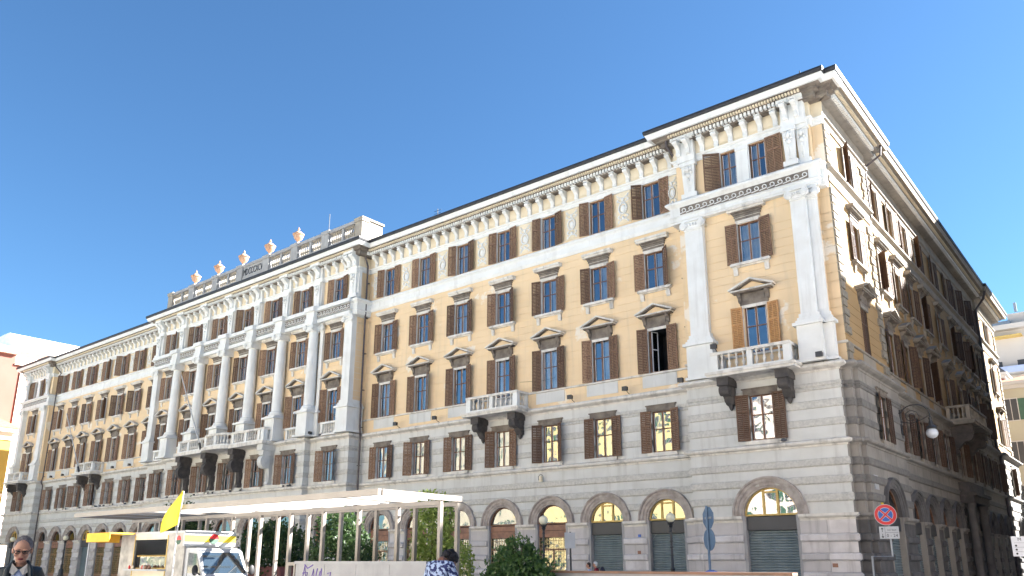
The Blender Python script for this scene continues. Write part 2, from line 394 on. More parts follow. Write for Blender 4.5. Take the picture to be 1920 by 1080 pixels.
# -------- upper floors: yellow render in scored courses
W = .56
uh = [(s - W, s + W) for s, k, f, c, w in BU]
th = []
for s, k, f, c, w in BU:
    if k == 'block' and f == 'm': th += [(s - .78 - .42, s - .78 + .42), (s + .78 - .42, s + .78 + .42)]
    else: th.append((s - .53, s + .53))
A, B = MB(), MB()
def wallrow(z0, z1, holes, p):
    for a, b in gaps(PUP, SUP, holes):
        if b - a < .02: continue
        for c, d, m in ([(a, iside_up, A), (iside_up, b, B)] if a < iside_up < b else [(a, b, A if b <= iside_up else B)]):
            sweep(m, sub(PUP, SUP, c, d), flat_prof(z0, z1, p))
def wallzone(z0, z1, holes):
    z = z0; g = .43
    grooves = [t for t in [10.86 + g * i for i in range(24)] if z0 + .05 < t < z1 - .05]
    for t in grooves:
        wallrow(z, t - .011, holes, 0); wallrow(t - .011, t + .011, holes, -.022); z = t + .011
    wallrow(z, z1, holes, 0)
wallzone(10.42, 11.42, []); wallzone(11.42, 13.84, uh); wallzone(13.84, 16.1, []); wallzone(16.1, 18.22, uh); wallzone(18.22, 19.32, [])
wallrow(19.32, 20.34, [], 0); wallrow(20.34, 22.42, th, 0); wallrow(22.42, 24.3, [], 0)
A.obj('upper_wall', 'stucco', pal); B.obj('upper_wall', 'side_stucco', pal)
# piano nobile sill band
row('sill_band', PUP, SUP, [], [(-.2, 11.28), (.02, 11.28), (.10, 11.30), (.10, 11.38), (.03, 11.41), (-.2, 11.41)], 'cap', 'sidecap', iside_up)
# entablature under the top floor: plain in the wings, ornamental and deeper on blocks
def subrange(x0, x1, P=PUP, S=SUP):
    return sub(P, S, s_main(P, S, x0)[0], s_main(P, S, x1)[0])
def seg_sweep(name, paths, prof, mt):
    for p in paths: mb = MB(); sweep(mb, p, prof); mb.obj(name, mt, pal)
def idx(P, a, b): return P[a:b]
wing_paths = [PUP[5:7], PUP[9:11]]
e_lo, e_hi = 19.42, 20.34
seg_sweep('attic_band', wing_paths, [(-.2, 19.40), (.05, 19.40), (.09, 19.50), (.12, 19.58), (.12, 19.62), (.04, 19.66), (.04, 19.98), (.08, 20.04), (.16, 20.10), (.16, 20.22), (.05, 20.30), (-.2, 20.335)], 'trim')
blk_paths = [PUP[1:5] + [(-82.24, -.05)], [(-56.5, -.02)] + PUP[7:9] + [(-27.64, -.02)], [(-1.85, -.05)] + PUP[11:15]]
blk_paths[2] = [(-1.85, -.05), (-1.85, -.6), (5.35, -.6), (5.35, -.25), (5.88, -.25)]
seg_sweep('entablature', blk_paths, [(-.2, 19.02), (.30, 19.02), (.30, 19.12), (.34, 19.14), (.34, 19.32), (.40, 19.38), (.36, 19.42), (.33, 19.44), (.33, 19.92), (.40, 19.98), (.52, 20.06), (.54, 20.16), (.44, 20.26), (.02, 20.335), (-.2, 20.335)], 'trim')
side_path = [PUP[14:20]]
seg_sweep('attic_band', side_path, [(-.2, 19.40), (.05, 19.40), (.10, 19.52), (.12, 19.62), (.04, 19.66), (.04, 19.98), (.10, 20.04), (.22, 20.12), (.22, 20.24), (.05, 20.30), (-.2, 20.335)], 'sidetrim')
# top: architrave, frieze, dentil bed, corona, gutter
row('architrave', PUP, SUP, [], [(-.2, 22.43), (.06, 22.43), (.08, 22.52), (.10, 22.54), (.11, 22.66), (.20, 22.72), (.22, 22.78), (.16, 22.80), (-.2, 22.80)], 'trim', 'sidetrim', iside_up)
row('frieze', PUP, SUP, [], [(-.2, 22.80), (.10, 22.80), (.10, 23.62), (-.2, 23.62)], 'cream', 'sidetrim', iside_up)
row('bed_moulding', PUP, SUP, [], [(-.2, 23.60), (.50, 23.60), (.55, 23.66), (.55, 23.84), (.76, 23.87), (.76, 23.98), (.95, 24.05), (-.2, 24.07)], 'dstone', 'sidestone', iside_up)  # dark backing colour paints the recess shade between the dentils
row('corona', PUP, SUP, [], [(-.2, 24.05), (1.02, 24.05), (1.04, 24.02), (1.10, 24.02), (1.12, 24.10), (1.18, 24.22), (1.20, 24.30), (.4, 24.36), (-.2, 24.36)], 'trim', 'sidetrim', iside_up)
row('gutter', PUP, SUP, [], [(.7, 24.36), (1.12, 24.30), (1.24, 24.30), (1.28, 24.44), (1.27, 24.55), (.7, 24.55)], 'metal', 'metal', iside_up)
rb = MB(); top = [(x, y) for x, y in [(-91, 6), (-91, -1.4), (-82, -1.4), (-82, -.9), (-57, -.9), (-57, -1.9), (-27, -1.9), (-27, -.9), (-1.9, -.9), (-1.9, -1.4), (6, -1.4), (6.5, 0), (6.5, 47.5), (-6, 47.5), (-6, 14), (-91, 14)]]
n = len(top); rb.add([(x, y, 24.34) for x, y in top] + [(x, y, 24.5) for x, y in top], [tuple(range(n - 1, -1, -1)), tuple(range(n, 2 * n))] + [(i, (i + 1) % n, (i + 1) % n + n, i + n) for i in range(n)])
rb.prism_x([(-.5, 24.5), (7, 26.6), (14, 24.5)], -90, 1); rb.obj('roof', 'lead', pal)
# rear and hidden walls so the block is solid
hb = MB(); hb.box(-89.9, -89.7, 0, 14, 0, 24.3); hb.box(-89.9, -6, 13.8, 14, 0, 24.3); hb.box(-6.2, -6, 14, 47, 0, 24.3); hb.obj('rear_wall', 'cream', pal)
# ornaments swept as stuff: dentils
def along(P, S, step, off=0, skip=None):
    """yield (x,y,dirx,diry) positions spaced along each straight outward-facing run"""
    for i in range(1, len(P) - 2):
        a, b = P[i], P[i + 1]; L = math.dist(a, b); d = ((b[0] - a[0]) / L, (b[1] - a[1]) / L)
        if d[1] < -.5: continue
        n = int(L / step)
        if n < 1: continue
        for k in range(n):
            t = (L - (n - 1) * step) / 2 + k * step; yield a[0] + d[0] * t, a[1] + d[1] * t, d, i
dm = MB(); eg = MB()
def obox(mb, x, y, d, u0, u1, o0, o1, z0, z1):
    nx, ny = d[1], -d[0]
    q = [(x + d[0] * u + nx * o, y + d[1] * u + ny * o) for u, o in ((u0, o0), (u1, o0), (u1, o1), (u0, o1))]
    mb.add([(a, b, z0) for a, b in q] + [(a, b, z1) for a, b in q], [(0, 3, 2, 1), (4, 5, 6, 7), (0, 1, 5, 4), (1, 2, 6, 5), (2, 3, 7, 6), (3, 0, 4, 7)])
for x, y, d, i in along(PUP, SUP, .21): obox(dm, x, y, d, -.06, .06, .54, .73, 23.66, 23.85)
for x, y, d, i in along(PUP, SUP, .15): obox(eg, x, y, d, -.045, .045, .75, .90, 23.88, 24.0)
stuff(dm.obj('dentils', 'trim', pal)); stuff(eg.obj('egg_moulding', 'cream', pal))
# brackets under the main cornice, and frieze panels between them
def bracket_mesh(w, z0, z1, d1, name='bracket'):
    h = z1 - z0; mb = MB()
    p = [(0, 0), (-.10, 0), (-.15, .06 * h), (-.15, .16 * h), (-.12, .25 * h), (-.13, .42 * h), (-.20 * d1 / .4, .58 * h), (-.30 * d1 / .4, .68 * h), (-d1, .76 * h), (-d1 - .03, .86 * h), (-d1, .95 * h), (-.85 * d1, h), (0, h)]
    mb.prism_x(p, -w / 2, w / 2)
    mb.box(-w / 2 - .04, w / 2 + .04, -d1 - .04, 0, h, h + .05)
    mb.lathe([(0.0, 0), (.09, 0), (.09, w + .04), (0, w + .04)], 10); k = len(mb.v) - 40
    for i in range(k, len(mb.v)):
        x, y, z = mb.v[i]; mb.v[i] = (z - w / 2 - .02, y - d1 + .07, x + h * .84)
    mb.box(-w * .22, w * .22, -.16, -.12, .1 * h, .5 * h)
    return mb.mesh(name, 'trim')
br = bracket_mesh(.24, 22.80, 23.56, .46); bigbr = bracket_mesh(.42, 22.78, 23.66, .5, 'console')
pan = MB(); pan.box(-.27, .27, -.035, 0, 0, .56); pan.box(-.22, .22, -.05, 0, .05, .51); pan = pan.mesh('frieze_panel', 'cream')
def place(me, name, x, y, z, rz=0, parent=pal): return link(name, me, parent, (x, y, z), rz)
for x, k in MAIN:
    if k == 'wing':
        for o in (-1.35, -.45, .45, 1.35): place(br, 'bracket', x + o, -.10, 22.80)
        for o in (-.9, 0, .9): place(pan, 'frieze_panel', x + o, -.10, 22.92)
        place(pan, 'frieze_panel', x + 1.8, -.10, 22.92)
    if k == 'block':
        for o in (-3.35, -2.8, 2.5, 3.05): place(br, 'bracket', x + (o if x > -10 else -o), -1.0, 22.80).scale = (.9, 1.2, 1)
        for i in range(6):
            o = -2.1 + i * .8; o = o if x > -10 else -o
            place(br, 'bracket', x + o, -.70, 22.80)
            if i < 5: place(pan, 'frieze_panel', x + (o + .4 if x > -10 else o - .4), -.70, 22.92)
COLS = [XM - 9.97, XM - 5.95, XM - 1.98, XM + 1.98, XM + 5.95, XM + 9.97]
cx_all = [XM - 13.98] + COLS + [XM + 13.98]
for a, b in zip(cx_all, cx_all[1:]):
    for t in (.25, .5, .75): place(br, 'bracket', a + (b - a) * t, -1.10, 22.80)
    for t in (.14, .375, .625, .86): place(pan, 'frieze_panel', a + (b - a) * t, -1.10, 22.92).scale = (.8, 1, 1)
for c in cx_all:
    for o in ((-.3, .3) if c in (cx_all[0], cx_all[-1]) else (0,)): place(bigbr, 'console', c + o, -1.36, 22.78)
# ------------------------------------------------------------------ windows
def shutter_mesh(w, h, name='shutter', mt='shutter', hand=1):
    mb = MB(); st = .07; t = .045
    mb.box(0, st, -t, 0, 0, h); mb.box(w - st, w, -t, 0, 0, h)
    mid = .64 * h
    for z0, z1 in ((0, .11), (mid - .04, mid + .04), (h - .08, h)): mb.box(st, w - st, -t + .002, -.002, z0, z1)
    mb.box(w / 2 - .02, w / 2 + .02, -t + .003, -.004, .11, mid - .04); mb.box(w / 2 - .02, w / 2 + .02, -t + .003, -.004, mid + .04, h - .08)
    for z0, z1 in ((.11, mid - .04), (mid + .04, h - .08)):
        n = int((z1 - z0) / .085)
        for i in range(n):
            z = z0 + (i + .5) * (z1 - z0) / n
            mb.add([(st, -t + .006, z - .035), (w - st, -t + .006, z - .035), (w - st, -.008, z + .035), (st, -.008, z + .035),
                    (st, -t + .006, z - .020), (w - st, -t + .006, z - .020), (w - st, -.008, z + .050), (st, -.008, z + .050)],
                   [(0, 3, 2, 1), (4, 5, 6, 7), (0, 1, 5, 4), (2, 3, 7, 6)])
    if hand < 0: mb.v = [(-x, y, z) for x, y, z in mb.v]
    return mb.mesh(name, mt)
def window_mesh(w, h, fr='frame', leaves=2):
    mb = MB(); y0 = .10; y1 = .16; hw = w / 2
    mb.box(-hw, -hw + .07, y0, y1, 0, h); mb.box(hw - .07, hw, y0, y1, 0, h); mb.box(-hw + .07, hw - .07, y0, y1, 0, .07); mb.box(-hw + .07, hw - .07, y0, y1, h - .07, h)
    mb.box(-.04, .04, y0 - .02, y1, .07, h - .07)
    mb.box(-hw + .07, -.04, y0 + .005, y1, .56 * h - .02, .56 * h + .03); mb.box(.04, hw - .07, y0 + .005, y1, .56 * h - .02, .56 * h + .03)
    mb.cur = 1      # pale sashes just inside the frame
    for s in (-1, 1):
        a, b = (-hw + .07, -.04) if s < 0 else (.04, hw - .07)
        for c, d in ((a, a + .025), (b - .025, b)): mb.box(c, d, y0 + .02, y1 - .005, .07, h - .07)
    mb.cur = 2      # room behind
    mb.add([(-hw, .2, 0), (hw, .2, 0), (hw, 1.6, 0), (-hw, 1.6, 0), (-hw, .2, h), (hw, .2, h), (hw, 1.6, h), (-hw, 1.6, h)], [(0, 1, 2, 3), (7, 6, 5, 4), (1, 5, 6, 2), (2, 6, 7, 3), (3, 7, 4, 0)])
    return mb.mesh('window', [fr, 'wframe', 'room'], recalc=False)
def glass_mesh(w, h):
    mb = MB(); hw = w / 2
    for a, b in ((-hw + .09, -.06), (.06, hw - .09)):
        for c, d in ((.08, .56 * h - .03), (.56 * h + .04, h - .08)): mb.add([(a, .135, c), (b, .135, c), (b, .135, d), (a, .135, d)], [(0, 1, 2, 3)])
    return mb.mesh('glass', 'glass', recalc=False)
def curtain_mesh(w, h, a, b, sd_):
    rnd = random.Random(sd_); mb = MB(); n = 14; vs_ = []
    for i in range(n + 1):
        x = a + (b - a) * i / n; y = .30 + .025 * math.sin(i * 2.1 + sd_)
        vs_ += [(x, y, .02), (x * .96 if abs(x) < .2 else x, y, h - .03)]
    fs = [(2 * i, 2 * i + 2, 2 * i + 3, 2 * i + 1) for i in range(n)]
    mb.add(vs_, fs); return mb.mesh('curtain', 'curtain', smooth=True, recalc=False)
SH = {}
def get(key, fn):
    if key not in SH: SH[key] = fn()
    return SH[key]
def head_ped():       # pediment over piano nobile windows, origin at top of opening
    mb = MB()
    mb.cur = 1; mb.box(-.72, .72, -.06, 0, .03, .62); mb.box(-.55, .55, -.085, -.06, .2, .5)
    mb.cur = 0; mb.box(-.62, .62, -.07, 0, -.12, .03)
    mb.cur = 1
    for s in (-1, 1):
        x = s * .70
        mb.prism_x([(0, .18), (-.10, .24), (-.14, .40), (-.26, .5), (-.28, .62), (0, .62)], x - .09, x + .09)
        mb.lathe([(0, -.10), (.05, 0), (.02, .05)], 6, x, -.12, .2)
    mb.box(-.98, .98, -.34, 0, .63, .70); mb.cur = 0; mb.box(-1.06, 1.06, -.42, 0, .70, .76)
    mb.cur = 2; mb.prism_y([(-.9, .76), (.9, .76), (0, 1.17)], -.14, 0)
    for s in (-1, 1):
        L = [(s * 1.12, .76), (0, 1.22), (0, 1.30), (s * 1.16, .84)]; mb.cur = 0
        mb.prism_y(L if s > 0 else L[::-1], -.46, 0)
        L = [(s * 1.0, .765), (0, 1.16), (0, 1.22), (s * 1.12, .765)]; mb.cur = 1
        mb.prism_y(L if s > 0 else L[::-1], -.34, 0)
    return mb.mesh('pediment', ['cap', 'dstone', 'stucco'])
def head_lintel():
    mb = MB(); mb.cur = 0; mb.box(-.62, .62, -.06, 0, -.02, .06); mb.box(-.64, .64, -.08, 0, .06, .16)
    mb.cur = 1; mb.box(-.66, .66, -.06, 0, .16, .30); mb.box(-.7, .7, -.09, 0, .33, .44); mb.box(-.74, .74, -.13, 0, .46, .54); mb.box(-.80, .80, -.2, 0, .56, .62)
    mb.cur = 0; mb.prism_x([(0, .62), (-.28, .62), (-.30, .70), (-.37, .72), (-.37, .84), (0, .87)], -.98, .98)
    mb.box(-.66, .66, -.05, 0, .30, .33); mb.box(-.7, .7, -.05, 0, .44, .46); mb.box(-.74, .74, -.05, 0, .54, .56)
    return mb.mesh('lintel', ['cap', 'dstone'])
def head_first():
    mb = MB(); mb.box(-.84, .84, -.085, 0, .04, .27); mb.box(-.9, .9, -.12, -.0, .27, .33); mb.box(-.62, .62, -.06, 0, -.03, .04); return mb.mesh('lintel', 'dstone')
def head_top(w=.53):
    mb = MB(); mb.box(-w - .07, w + .07, -.07, 0, .0, .10); mb.box(-w - .26, -w - .07, -.05, 0, -.02, .10); mb.box(w + .07, w + .26, -.05, 0, -.02, .10); return mb.mesh('lintel', 'trim')
def casing(w, h, mt='trim'):
    return MB().box(0, .10, -.05, .1, 0, h).mesh('casing', mt)
def put_casing(o, w, me): link('casing', me, o, (-w / 2 - .10, 0, 0)); link('casing', me, o, (w / 2, 0, 0))
def sill_brackets():
    mb = MB(); mb.box(-1.02, 1.02, -.24, 0, -.16, -.04); mb.box(-.98, .98, -.2, 0, -.04, -.005); mb.box(-.94, .94, -.12, 0, -.22, -.16)
    for s in (-1, 1): mb.prism_x([(0, -.62), (-.06, -.62), (-.10, -.52), (-.12, -.3), (-.2, -.22), (0, -.22)], s * .8 - .11, s * .8 + .11)
    return mb.mesh('sill', 'cap')
def sill_plain(mt='cap'):
    mb = MB(); mb.box(-.86, .86, -.12, 0, -.20, -.01); return mb.mesh('sill', mt)
def apron():
    mb = MB(); mb.box(-1.02, 1.02, -.035, 0, -.80, -.15); return mb.mesh('apron_panel', 'stone')
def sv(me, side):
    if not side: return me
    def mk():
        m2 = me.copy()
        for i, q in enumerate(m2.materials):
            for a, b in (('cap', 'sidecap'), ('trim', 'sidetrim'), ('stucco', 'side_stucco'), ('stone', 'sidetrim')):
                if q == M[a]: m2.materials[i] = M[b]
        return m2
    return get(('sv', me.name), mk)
def make_window(kind, x, y, z, w, h, side=False, shut='both', opened=None, dark=False):
    rz = R(90) if side else 0
    rnd = random.Random(int(x * 37 + z * 11 + y * 5))
    o = link('window', get(('w', w, h), lambda: window_mesh(w, h)), pal, (x, y, z), rz)
    link('glass', get(('g', w, h), lambda: glass_mesh(w, h)), o)
    cur = [None, (-w / 2 + .09, w / 2 - .09), (-w / 2 + .09, -.06), (.06, w / 2 - .09)][rnd.choice([0, 1, 1, 2, 3])] if not dark else None
    if cur: link('curtain', get(('c', w, h, cur), lambda: curtain_mesh(w, h, cur[0], cur[1], int(w * 10 + cur[0] * 7))), o)
    put_casing(o, w, sv(get(('cs', w, h), lambda: casing(w, h)), side))
    if kind == 'piano': link('pediment', sv(get('ped', head_ped), side), o, (0, -.001, h)); link('apron_panel', sv(get('apr', apron), side), o)
    elif kind == 'third': link('lintel', sv(get('lin', head_lintel), side), o, (0, 0, h)); link('sill', sv(get('sb', sill_brackets), side), o)
    elif kind == 'first': link('lintel', get('l1', head_first), o, (0, 0, h)); link('sill', sv(get('s1', sill_plain), side), o)
    else: link('lintel', sv(get(('lt', w), lambda: head_top(w / 2)), side), o, (0, 0, h))
    lw = {'block_top': .86}.get(kind, .60); hh = h + .04
    sm = 'shuttershade' if side else 'shutter'
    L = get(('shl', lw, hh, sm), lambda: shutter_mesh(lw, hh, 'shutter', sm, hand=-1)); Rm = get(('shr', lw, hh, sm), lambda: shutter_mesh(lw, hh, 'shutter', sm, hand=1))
    for hand, me in ((-1, L), (1, Rm)):
        if shut == 'both' or shut == hand:
            a = rnd.uniform(3, 15) if rnd.random() < .72 else rnd.uniform(15, 48)
            s = link('shutter', me, o, (hand * (w / 2 + .03), -.07, -.02), -R(a) * hand)
            if opened == 'closed': s.rotation_euler = (0, 0, R(180) - R(rnd.uniform(-6, 3)) * 1); s.rotation_euler[2] *= 1
            if opened == 'half' and hand < 0: s.rotation_euler = (0, 0, R(62))
    return o
OPEN_X = -25.38 + 3.6 * 6
for f, LST in (('m', MAIN), ('s', SIDE)):
    for c, k in LST:
        sd_ = f == 's'
        if not sd_: _, yl = s_main(PLOW, SLOW, c); _, yu = s_main(PUP, SUP, c); pos = lambda y: (c, y)
        else: _, yl = s_side(PLOW, SLOW, c); _, yu = s_side(PUP, SUP, c); pos = lambda y: (y, c)
        make_window('first', *pos(yl), 7.15, 1.12, 2.17, sd_, opened=None)
        noped = (not sd_ and k == 'block')
        make_window('piano', *pos(yu), 11.42, 1.12, 2.42, sd_) if not (noped or (sd_ and abs(c - 3.3) < .1)) else None
        make_window('third', *pos(yu), 16.1, 1.12, 2.12, sd_)
        if k == 'block' and not sd_:
            make_window('block_top', c - .78, yu, 20.34, .84, 2.08, sd_, shut=-1); make_window('block_top', c + .78, yu, 20.34, .84, 2.08, sd_, shut=1)
        else: make_window('top', *pos(yu), 20.34, 1.06, 2.08, sd_)
# balcony doors of the end blocks with honey-coloured half-closed shutters
for c, mt in ((1.92, 'newshut'), (-86.06, 'shutter')):
    o = link('window', get(('w', 1.12, 2.42), lambda: window_mesh(1.12, 2.42)), pal, (c, -.6, 11.42), 0)
    link('glass', get(('g', 1.12, 2.42), lambda: glass_mesh(1.12, 2.42)), o); link('pediment', SH['ped'], o, (0, -.001, 2.42))
    for h_ in (-1, 1):
        s = link('shutter', shutter_mesh(.56, 2.4, 'shutter', mt, hand=h_), o, (h_ * .60, -.03, -.02), R(-h_ * 22))
        if mt == 'newshut': s['label'] = 'bare honey-coloured shutter leaf'; s.location = (h_ * .64, -.05, -.02); s.rotation_euler = (0, 0, R(-h_ * 8) if h_ > 0 else R(8))
    put_casing(o, 1.2, casing(1.2, 2.42, 'cap'))
# closed dark shutters of the first side bay
o = link('window', SH[('w', 1.12, 2.42)], pal, (5.88, 3.3, 11.42), R(90)); link('pediment', sv(SH['ped'], True), o, (0, -.001, 2.42)); link('apron_panel', sv(SH['apr'], True), o)
for h_ in (-1, 1):
    s = link('shutter', SH[('shl' if h_ < 0 else 'shr', .60, 2.46, 'shuttershade')], o, (h_ * .57, .02, 0), R(180)); s['label'] = 'closed shutter leaf'
    s.scale = (.93, 1, 1)
# open pane of the last wing window beside the corner
for o in [q for q in pal.children if q.name.startswith('window') and abs(q.location.x - OPEN_X) < .01 and abs(q.location.z - 11.42) < .01]:
    o['label'] = 'window standing open on a dark room'
    for ch in list(o.children):
        if ch.name.startswith(('glass', 'curtain')): bpy.data.objects.remove(ch)
    nm = MB(); nm.box(-.56, -.49, .10, .16, 0, 2.42); nm.box(.49, .56, .1, .16, 0, 2.42); nm.box(-.49, .49, .1, .16, 0, .05); nm.box(-.49, .49, .1, .16, 2.36, 2.42); nm.cur = 1
    nm.add([(-.56, .2, 0), (.56, .2, 0), (.56, 1.6, 0), (-.56, 1.6, 0), (-.56, .2, 2.42), (.56, .2, 2.42), (.56, 1.6, 2.42), (-.56, 1.6, 2.42)], [(0, 1, 2, 3), (7, 6, 5, 4), (1, 5, 6, 2), (2, 6, 7, 3), (3, 7, 4, 0)])
    o.data = nm.mesh('window', ['frame', 'room'], recalc=False)
    sh_ = MB(); sh_.box(0, .05, -.02, .02, 0, 2.28); sh_.box(.38, .43, -.02, .02, 0, 2.28); sh_.box(.05, .38, -.02, .02, 0, .05); sh_.box(.05, .38, -.02, .02, 2.23, 2.28); sh_.box(.05, .38, -.015, .015, 1.25, 1.3)
    cs = sh_.obj('casement', 'wframe', o, loc=(-.47, .18, .06)); cs.rotation_euler = (0, 0, R(68))
    gp = MB(); gp.box(.05, .38, -.003, .003, .05, 1.25); gp.box(.05, .38, -.003, .003, 1.3, 2.23); g = gp.obj('glass', 'glass', o, loc=(-.47, .18, .06)); g.rotation_euler = (0, 0, R(68))
# central mullion pilaster of the double windows
for c in (1.92, -86.06):
    mb = MB(); mb.box(c - .30, c + .30, -.70, -.601, 20.34, 22.42); mb.box(c - .35, c + .35, -.74, -.601, 22.2, 22.42); mb.obj('mullion_pilaster', 'trim', pal)
# relief panels between the top windows of the wings
def relief():
    mb = MB(); mb.box(-.50, .50, -.05, 0, 0, 2.0); mb.box(-.44, .44, -.07, -.05, .06, 1.94)
    rr = random.Random(3); mb.cur = 1
    n = 16
    for k in range(n):        # oval wreath
        a = 2 * math.pi * k / n; mb.ball((.26 * math.cos(a), -.11, .95 + .33 * math.sin(a)), .065, .07, .075, 6, 4)
    mb.ball((0, -.07, .95), .17, .06, .22, 12, 6)
    for s in (-1, 1):
        for q in range(11):
            t = q / 10; x = s * (.10 + .26 * abs(math.sin(t * 5.2))); mb.ball((x, -.08, 1.34 + .5 * t * (1 if q % 2 else .9)), .06, .05, .05, 6, 4)
            mb.ball((s * (.08 + .24 * abs(math.sin(t * 4.4 + .5))), -.08, .56 - .45 * t), .06, .05, .05, 6, 4)
    mb.ball((0, -.1, 1.5), .10, .07, .14, 8, 5); mb.ball((0, -.1, .36), .09, .06, .12, 8, 5)
    return mb.mesh('relief_panel', ['cream', 'trim'], smooth=True)
rp = relief()
for x0 in (-80.36, -25.38):
    for j in range(-1, 7):
        x = x0 + 3.6 * j + 1.8
        if j == -1: x = x0 - 1.38
        if j == 6: x = x0 + 21.6 + 1.35
        place(rp, 'relief_panel', x, -.002, 20.40).scale = (1 if 0 <= j < 6 else .7, 1, 1)
# ------------------------------------------------------------------ pilasters and columns
def capital(w, d):        # ionic: volutes, echinus, abacus; origin at top of shaft, centre of front
    mb = MB(); mb.box(-w / 2 - .10, w / 2 + .10, -.16, d, .46, .56); mb.box(-w / 2 - .02, w / 2 + .02, -.05, d, -.02, .05)
    mb.box(-w / 2, w / 2, -.08, d, .05, .46)
    for s in (-1, 1):
        for r_, t in ((.20, .12), (.13, .15), (.06, .18)):
            k = len(mb.v); mb.lathe([(0, 0), (r_, 0), (r_, t), (0, t)], 12)
            for i in range(k, len(mb.v)):
                x, y, z = mb.v[i]; mb.v[i] = (s * (w / 2 + .02) + x, -.06 - z, .26 + y)
    for i in range(5): mb.ball(((i - 2) * w / 6, -.10, .30), .06, .06, .09, 6, 4)
    return mb.mesh('capital', 'trim', smooth=False)
def pilaster(x0, x1, yb, yf, zc=18.46, z0=10.42, mt='trim', ret=True):
    """x0..x1 wide, back at yb, front at yf: pedestal, base, shaft, capital"""
    c = (x0 + x1) / 2; w = x1 - x0; mb = MB(); mb.box(x0, x1, yf, yb, 12.75, zc)
    p = mb.obj('pilaster', mt, pal)
    mb = MB(); mb.box(x0 - .30, x1 + .30, yf - .28, yb, z0, z0 + .14); mb.box(x0 - .20, x1 + .20, yf - .18, yb, z0 + .14, 12.16); mb.box(x0 - .34, x1 + .34, yf - .32, yb, 12.16, 12.30); mb.obj('pedestal', mt, p)
    mb = MB(); mb.box(x0 - .22, x1 + .22, yf - .20, yb, 12.30, 12.42); mb.box(x0 - .15, x1 + .15, yf - .13, yb, 12.42, 12.56); mb.box(x0 - .08, x1 + .08, yf - .07, yb, 12.56, 12.75); mb.obj('base', mt, p)
    cp = link('capital', get(('cap', round(w, 2), round(yb - yf, 2)), lambda: capital(w, yb - yf)), p, (c, yf, zc)); return p
for s in (1, -1):
    cb = 1.92 if s > 0 else -86.06
    m = lambda a, b: (cb + a, cb + b) if s > 0 else (cb - b, cb - a)
    pilaster(*m(-3.35, -2.35), -.6, -.88)
    pilaster(*m(2.32, 3.05), -.6, -1.05); pilaster(*m(3.06, 3.48), -.6, -.80)
# centre block end pilasters (deep) and engaged columns
pilaster(-28.5, -27.66, -.2, -1.42); pilaster(-56.48, -55.64, -.2, -1.42)
def column(x):
    y = -1.42; mb = MB()
    mb.lathe([(.42, 12.75), (.41, 14.5), (.385, 16.5), (.35, 18.40), (.37, 18.42), (.37, 18.46)], 24, x, y); p = mb.obj('column', 'trim', pal, smooth=True)
    mb = MB(); mb.box(x - .78, x + .78, -2.18, -1.0, 10.42, 10.56); mb.box(x - .60, x + .60, -2.02, -1.0, 10.56, 12.16); mb.box(x - .80, x + .80, -2.2, -1.0, 12.16, 12.30); mb.obj('pedestal', 'trim', p)
    mb = MB(); mb.box(x - .62, x + .62, -2.02, -1.0, 12.30, 12.40); mb.lathe([(.60, 12.40), (.62, 12.46), (.60, 12.53), (.52, 12.56), (.54, 12.62), (.52, 12.70), (.46, 12.75)], 24, x, y); mb.obj('base', 'trim', p, smooth=True)
    link('capital', get(('cap', .78, .85), lambda: capital(.78, .85)), p, (x, -1.85, 18.46))
for x in COLS: column(x)
pilaster(COLS[-1] + .46, COLS[-1] + .80, -1.0, -1.18)
# entablature of the centre steps forward over the columns
for x in cx_all[1:-1]:
    mb = MB(); mb.box(x - .52, x + .52, -1.98, -1.2, 19.02, 19.40); mb.box(x - .48, x + .48, -1.90, -1.2, 19.40, 19.94); mb.box(x - .60, x + .60, -2.06, -1.2, 19.94, 20.28); mb.obj('entablature_block', 'trim', pal)
mb = MB(); mb.box(-56.3, -27.8, -1.62, -1.3, 19.03, 19.31); mb.box(-56.3, -27.8, -1.6, -1.3, 19.45, 19.91); mb.box(-56.4, -27.75, -1.72, -1.3, 19.97, 20.26); mb.obj('entablature', 'trim', pal)
# running-scroll ornament on the friezes
mb = MB()
def scroll(mb, x, y, z, s=1.0, rz=0):
    pts = []
    for k in range(9):
        t = k / 8; a = -.6 + t * 4.6; r = .15 * (1 - .65 * t) * s; pts.append((x + r * math.cos(a) * 1.0, y, z + r * math.sin(a)))
    pts = [(x - .24 * s, y, z - .15 * s)] + pts
    mb.tube(pts, .028, 4)
for a, b, y in ((-1.6, 5.2, -.955), (-89.2, -82.5, -.955), (-56.2, -27.8, -1.62)):
    n = int((b - a) / .40)
    for i in range(n): scroll(mb, a + (i + .5) * (b - a) / n, y, 19.68)
stuff(mb.obj('scroll_frieze', 'trim', pal))
mb = MB()
for a, b, y in ((-1.6, 5.2, -.942), (-89.2, -82.5, -.942), (-56.2, -27.8, -1.606)): mb = MB(); mb.box(a, b, y, y + .02, 19.47, 19.89); mb.obj('frieze_ground', 'dstone', pal)
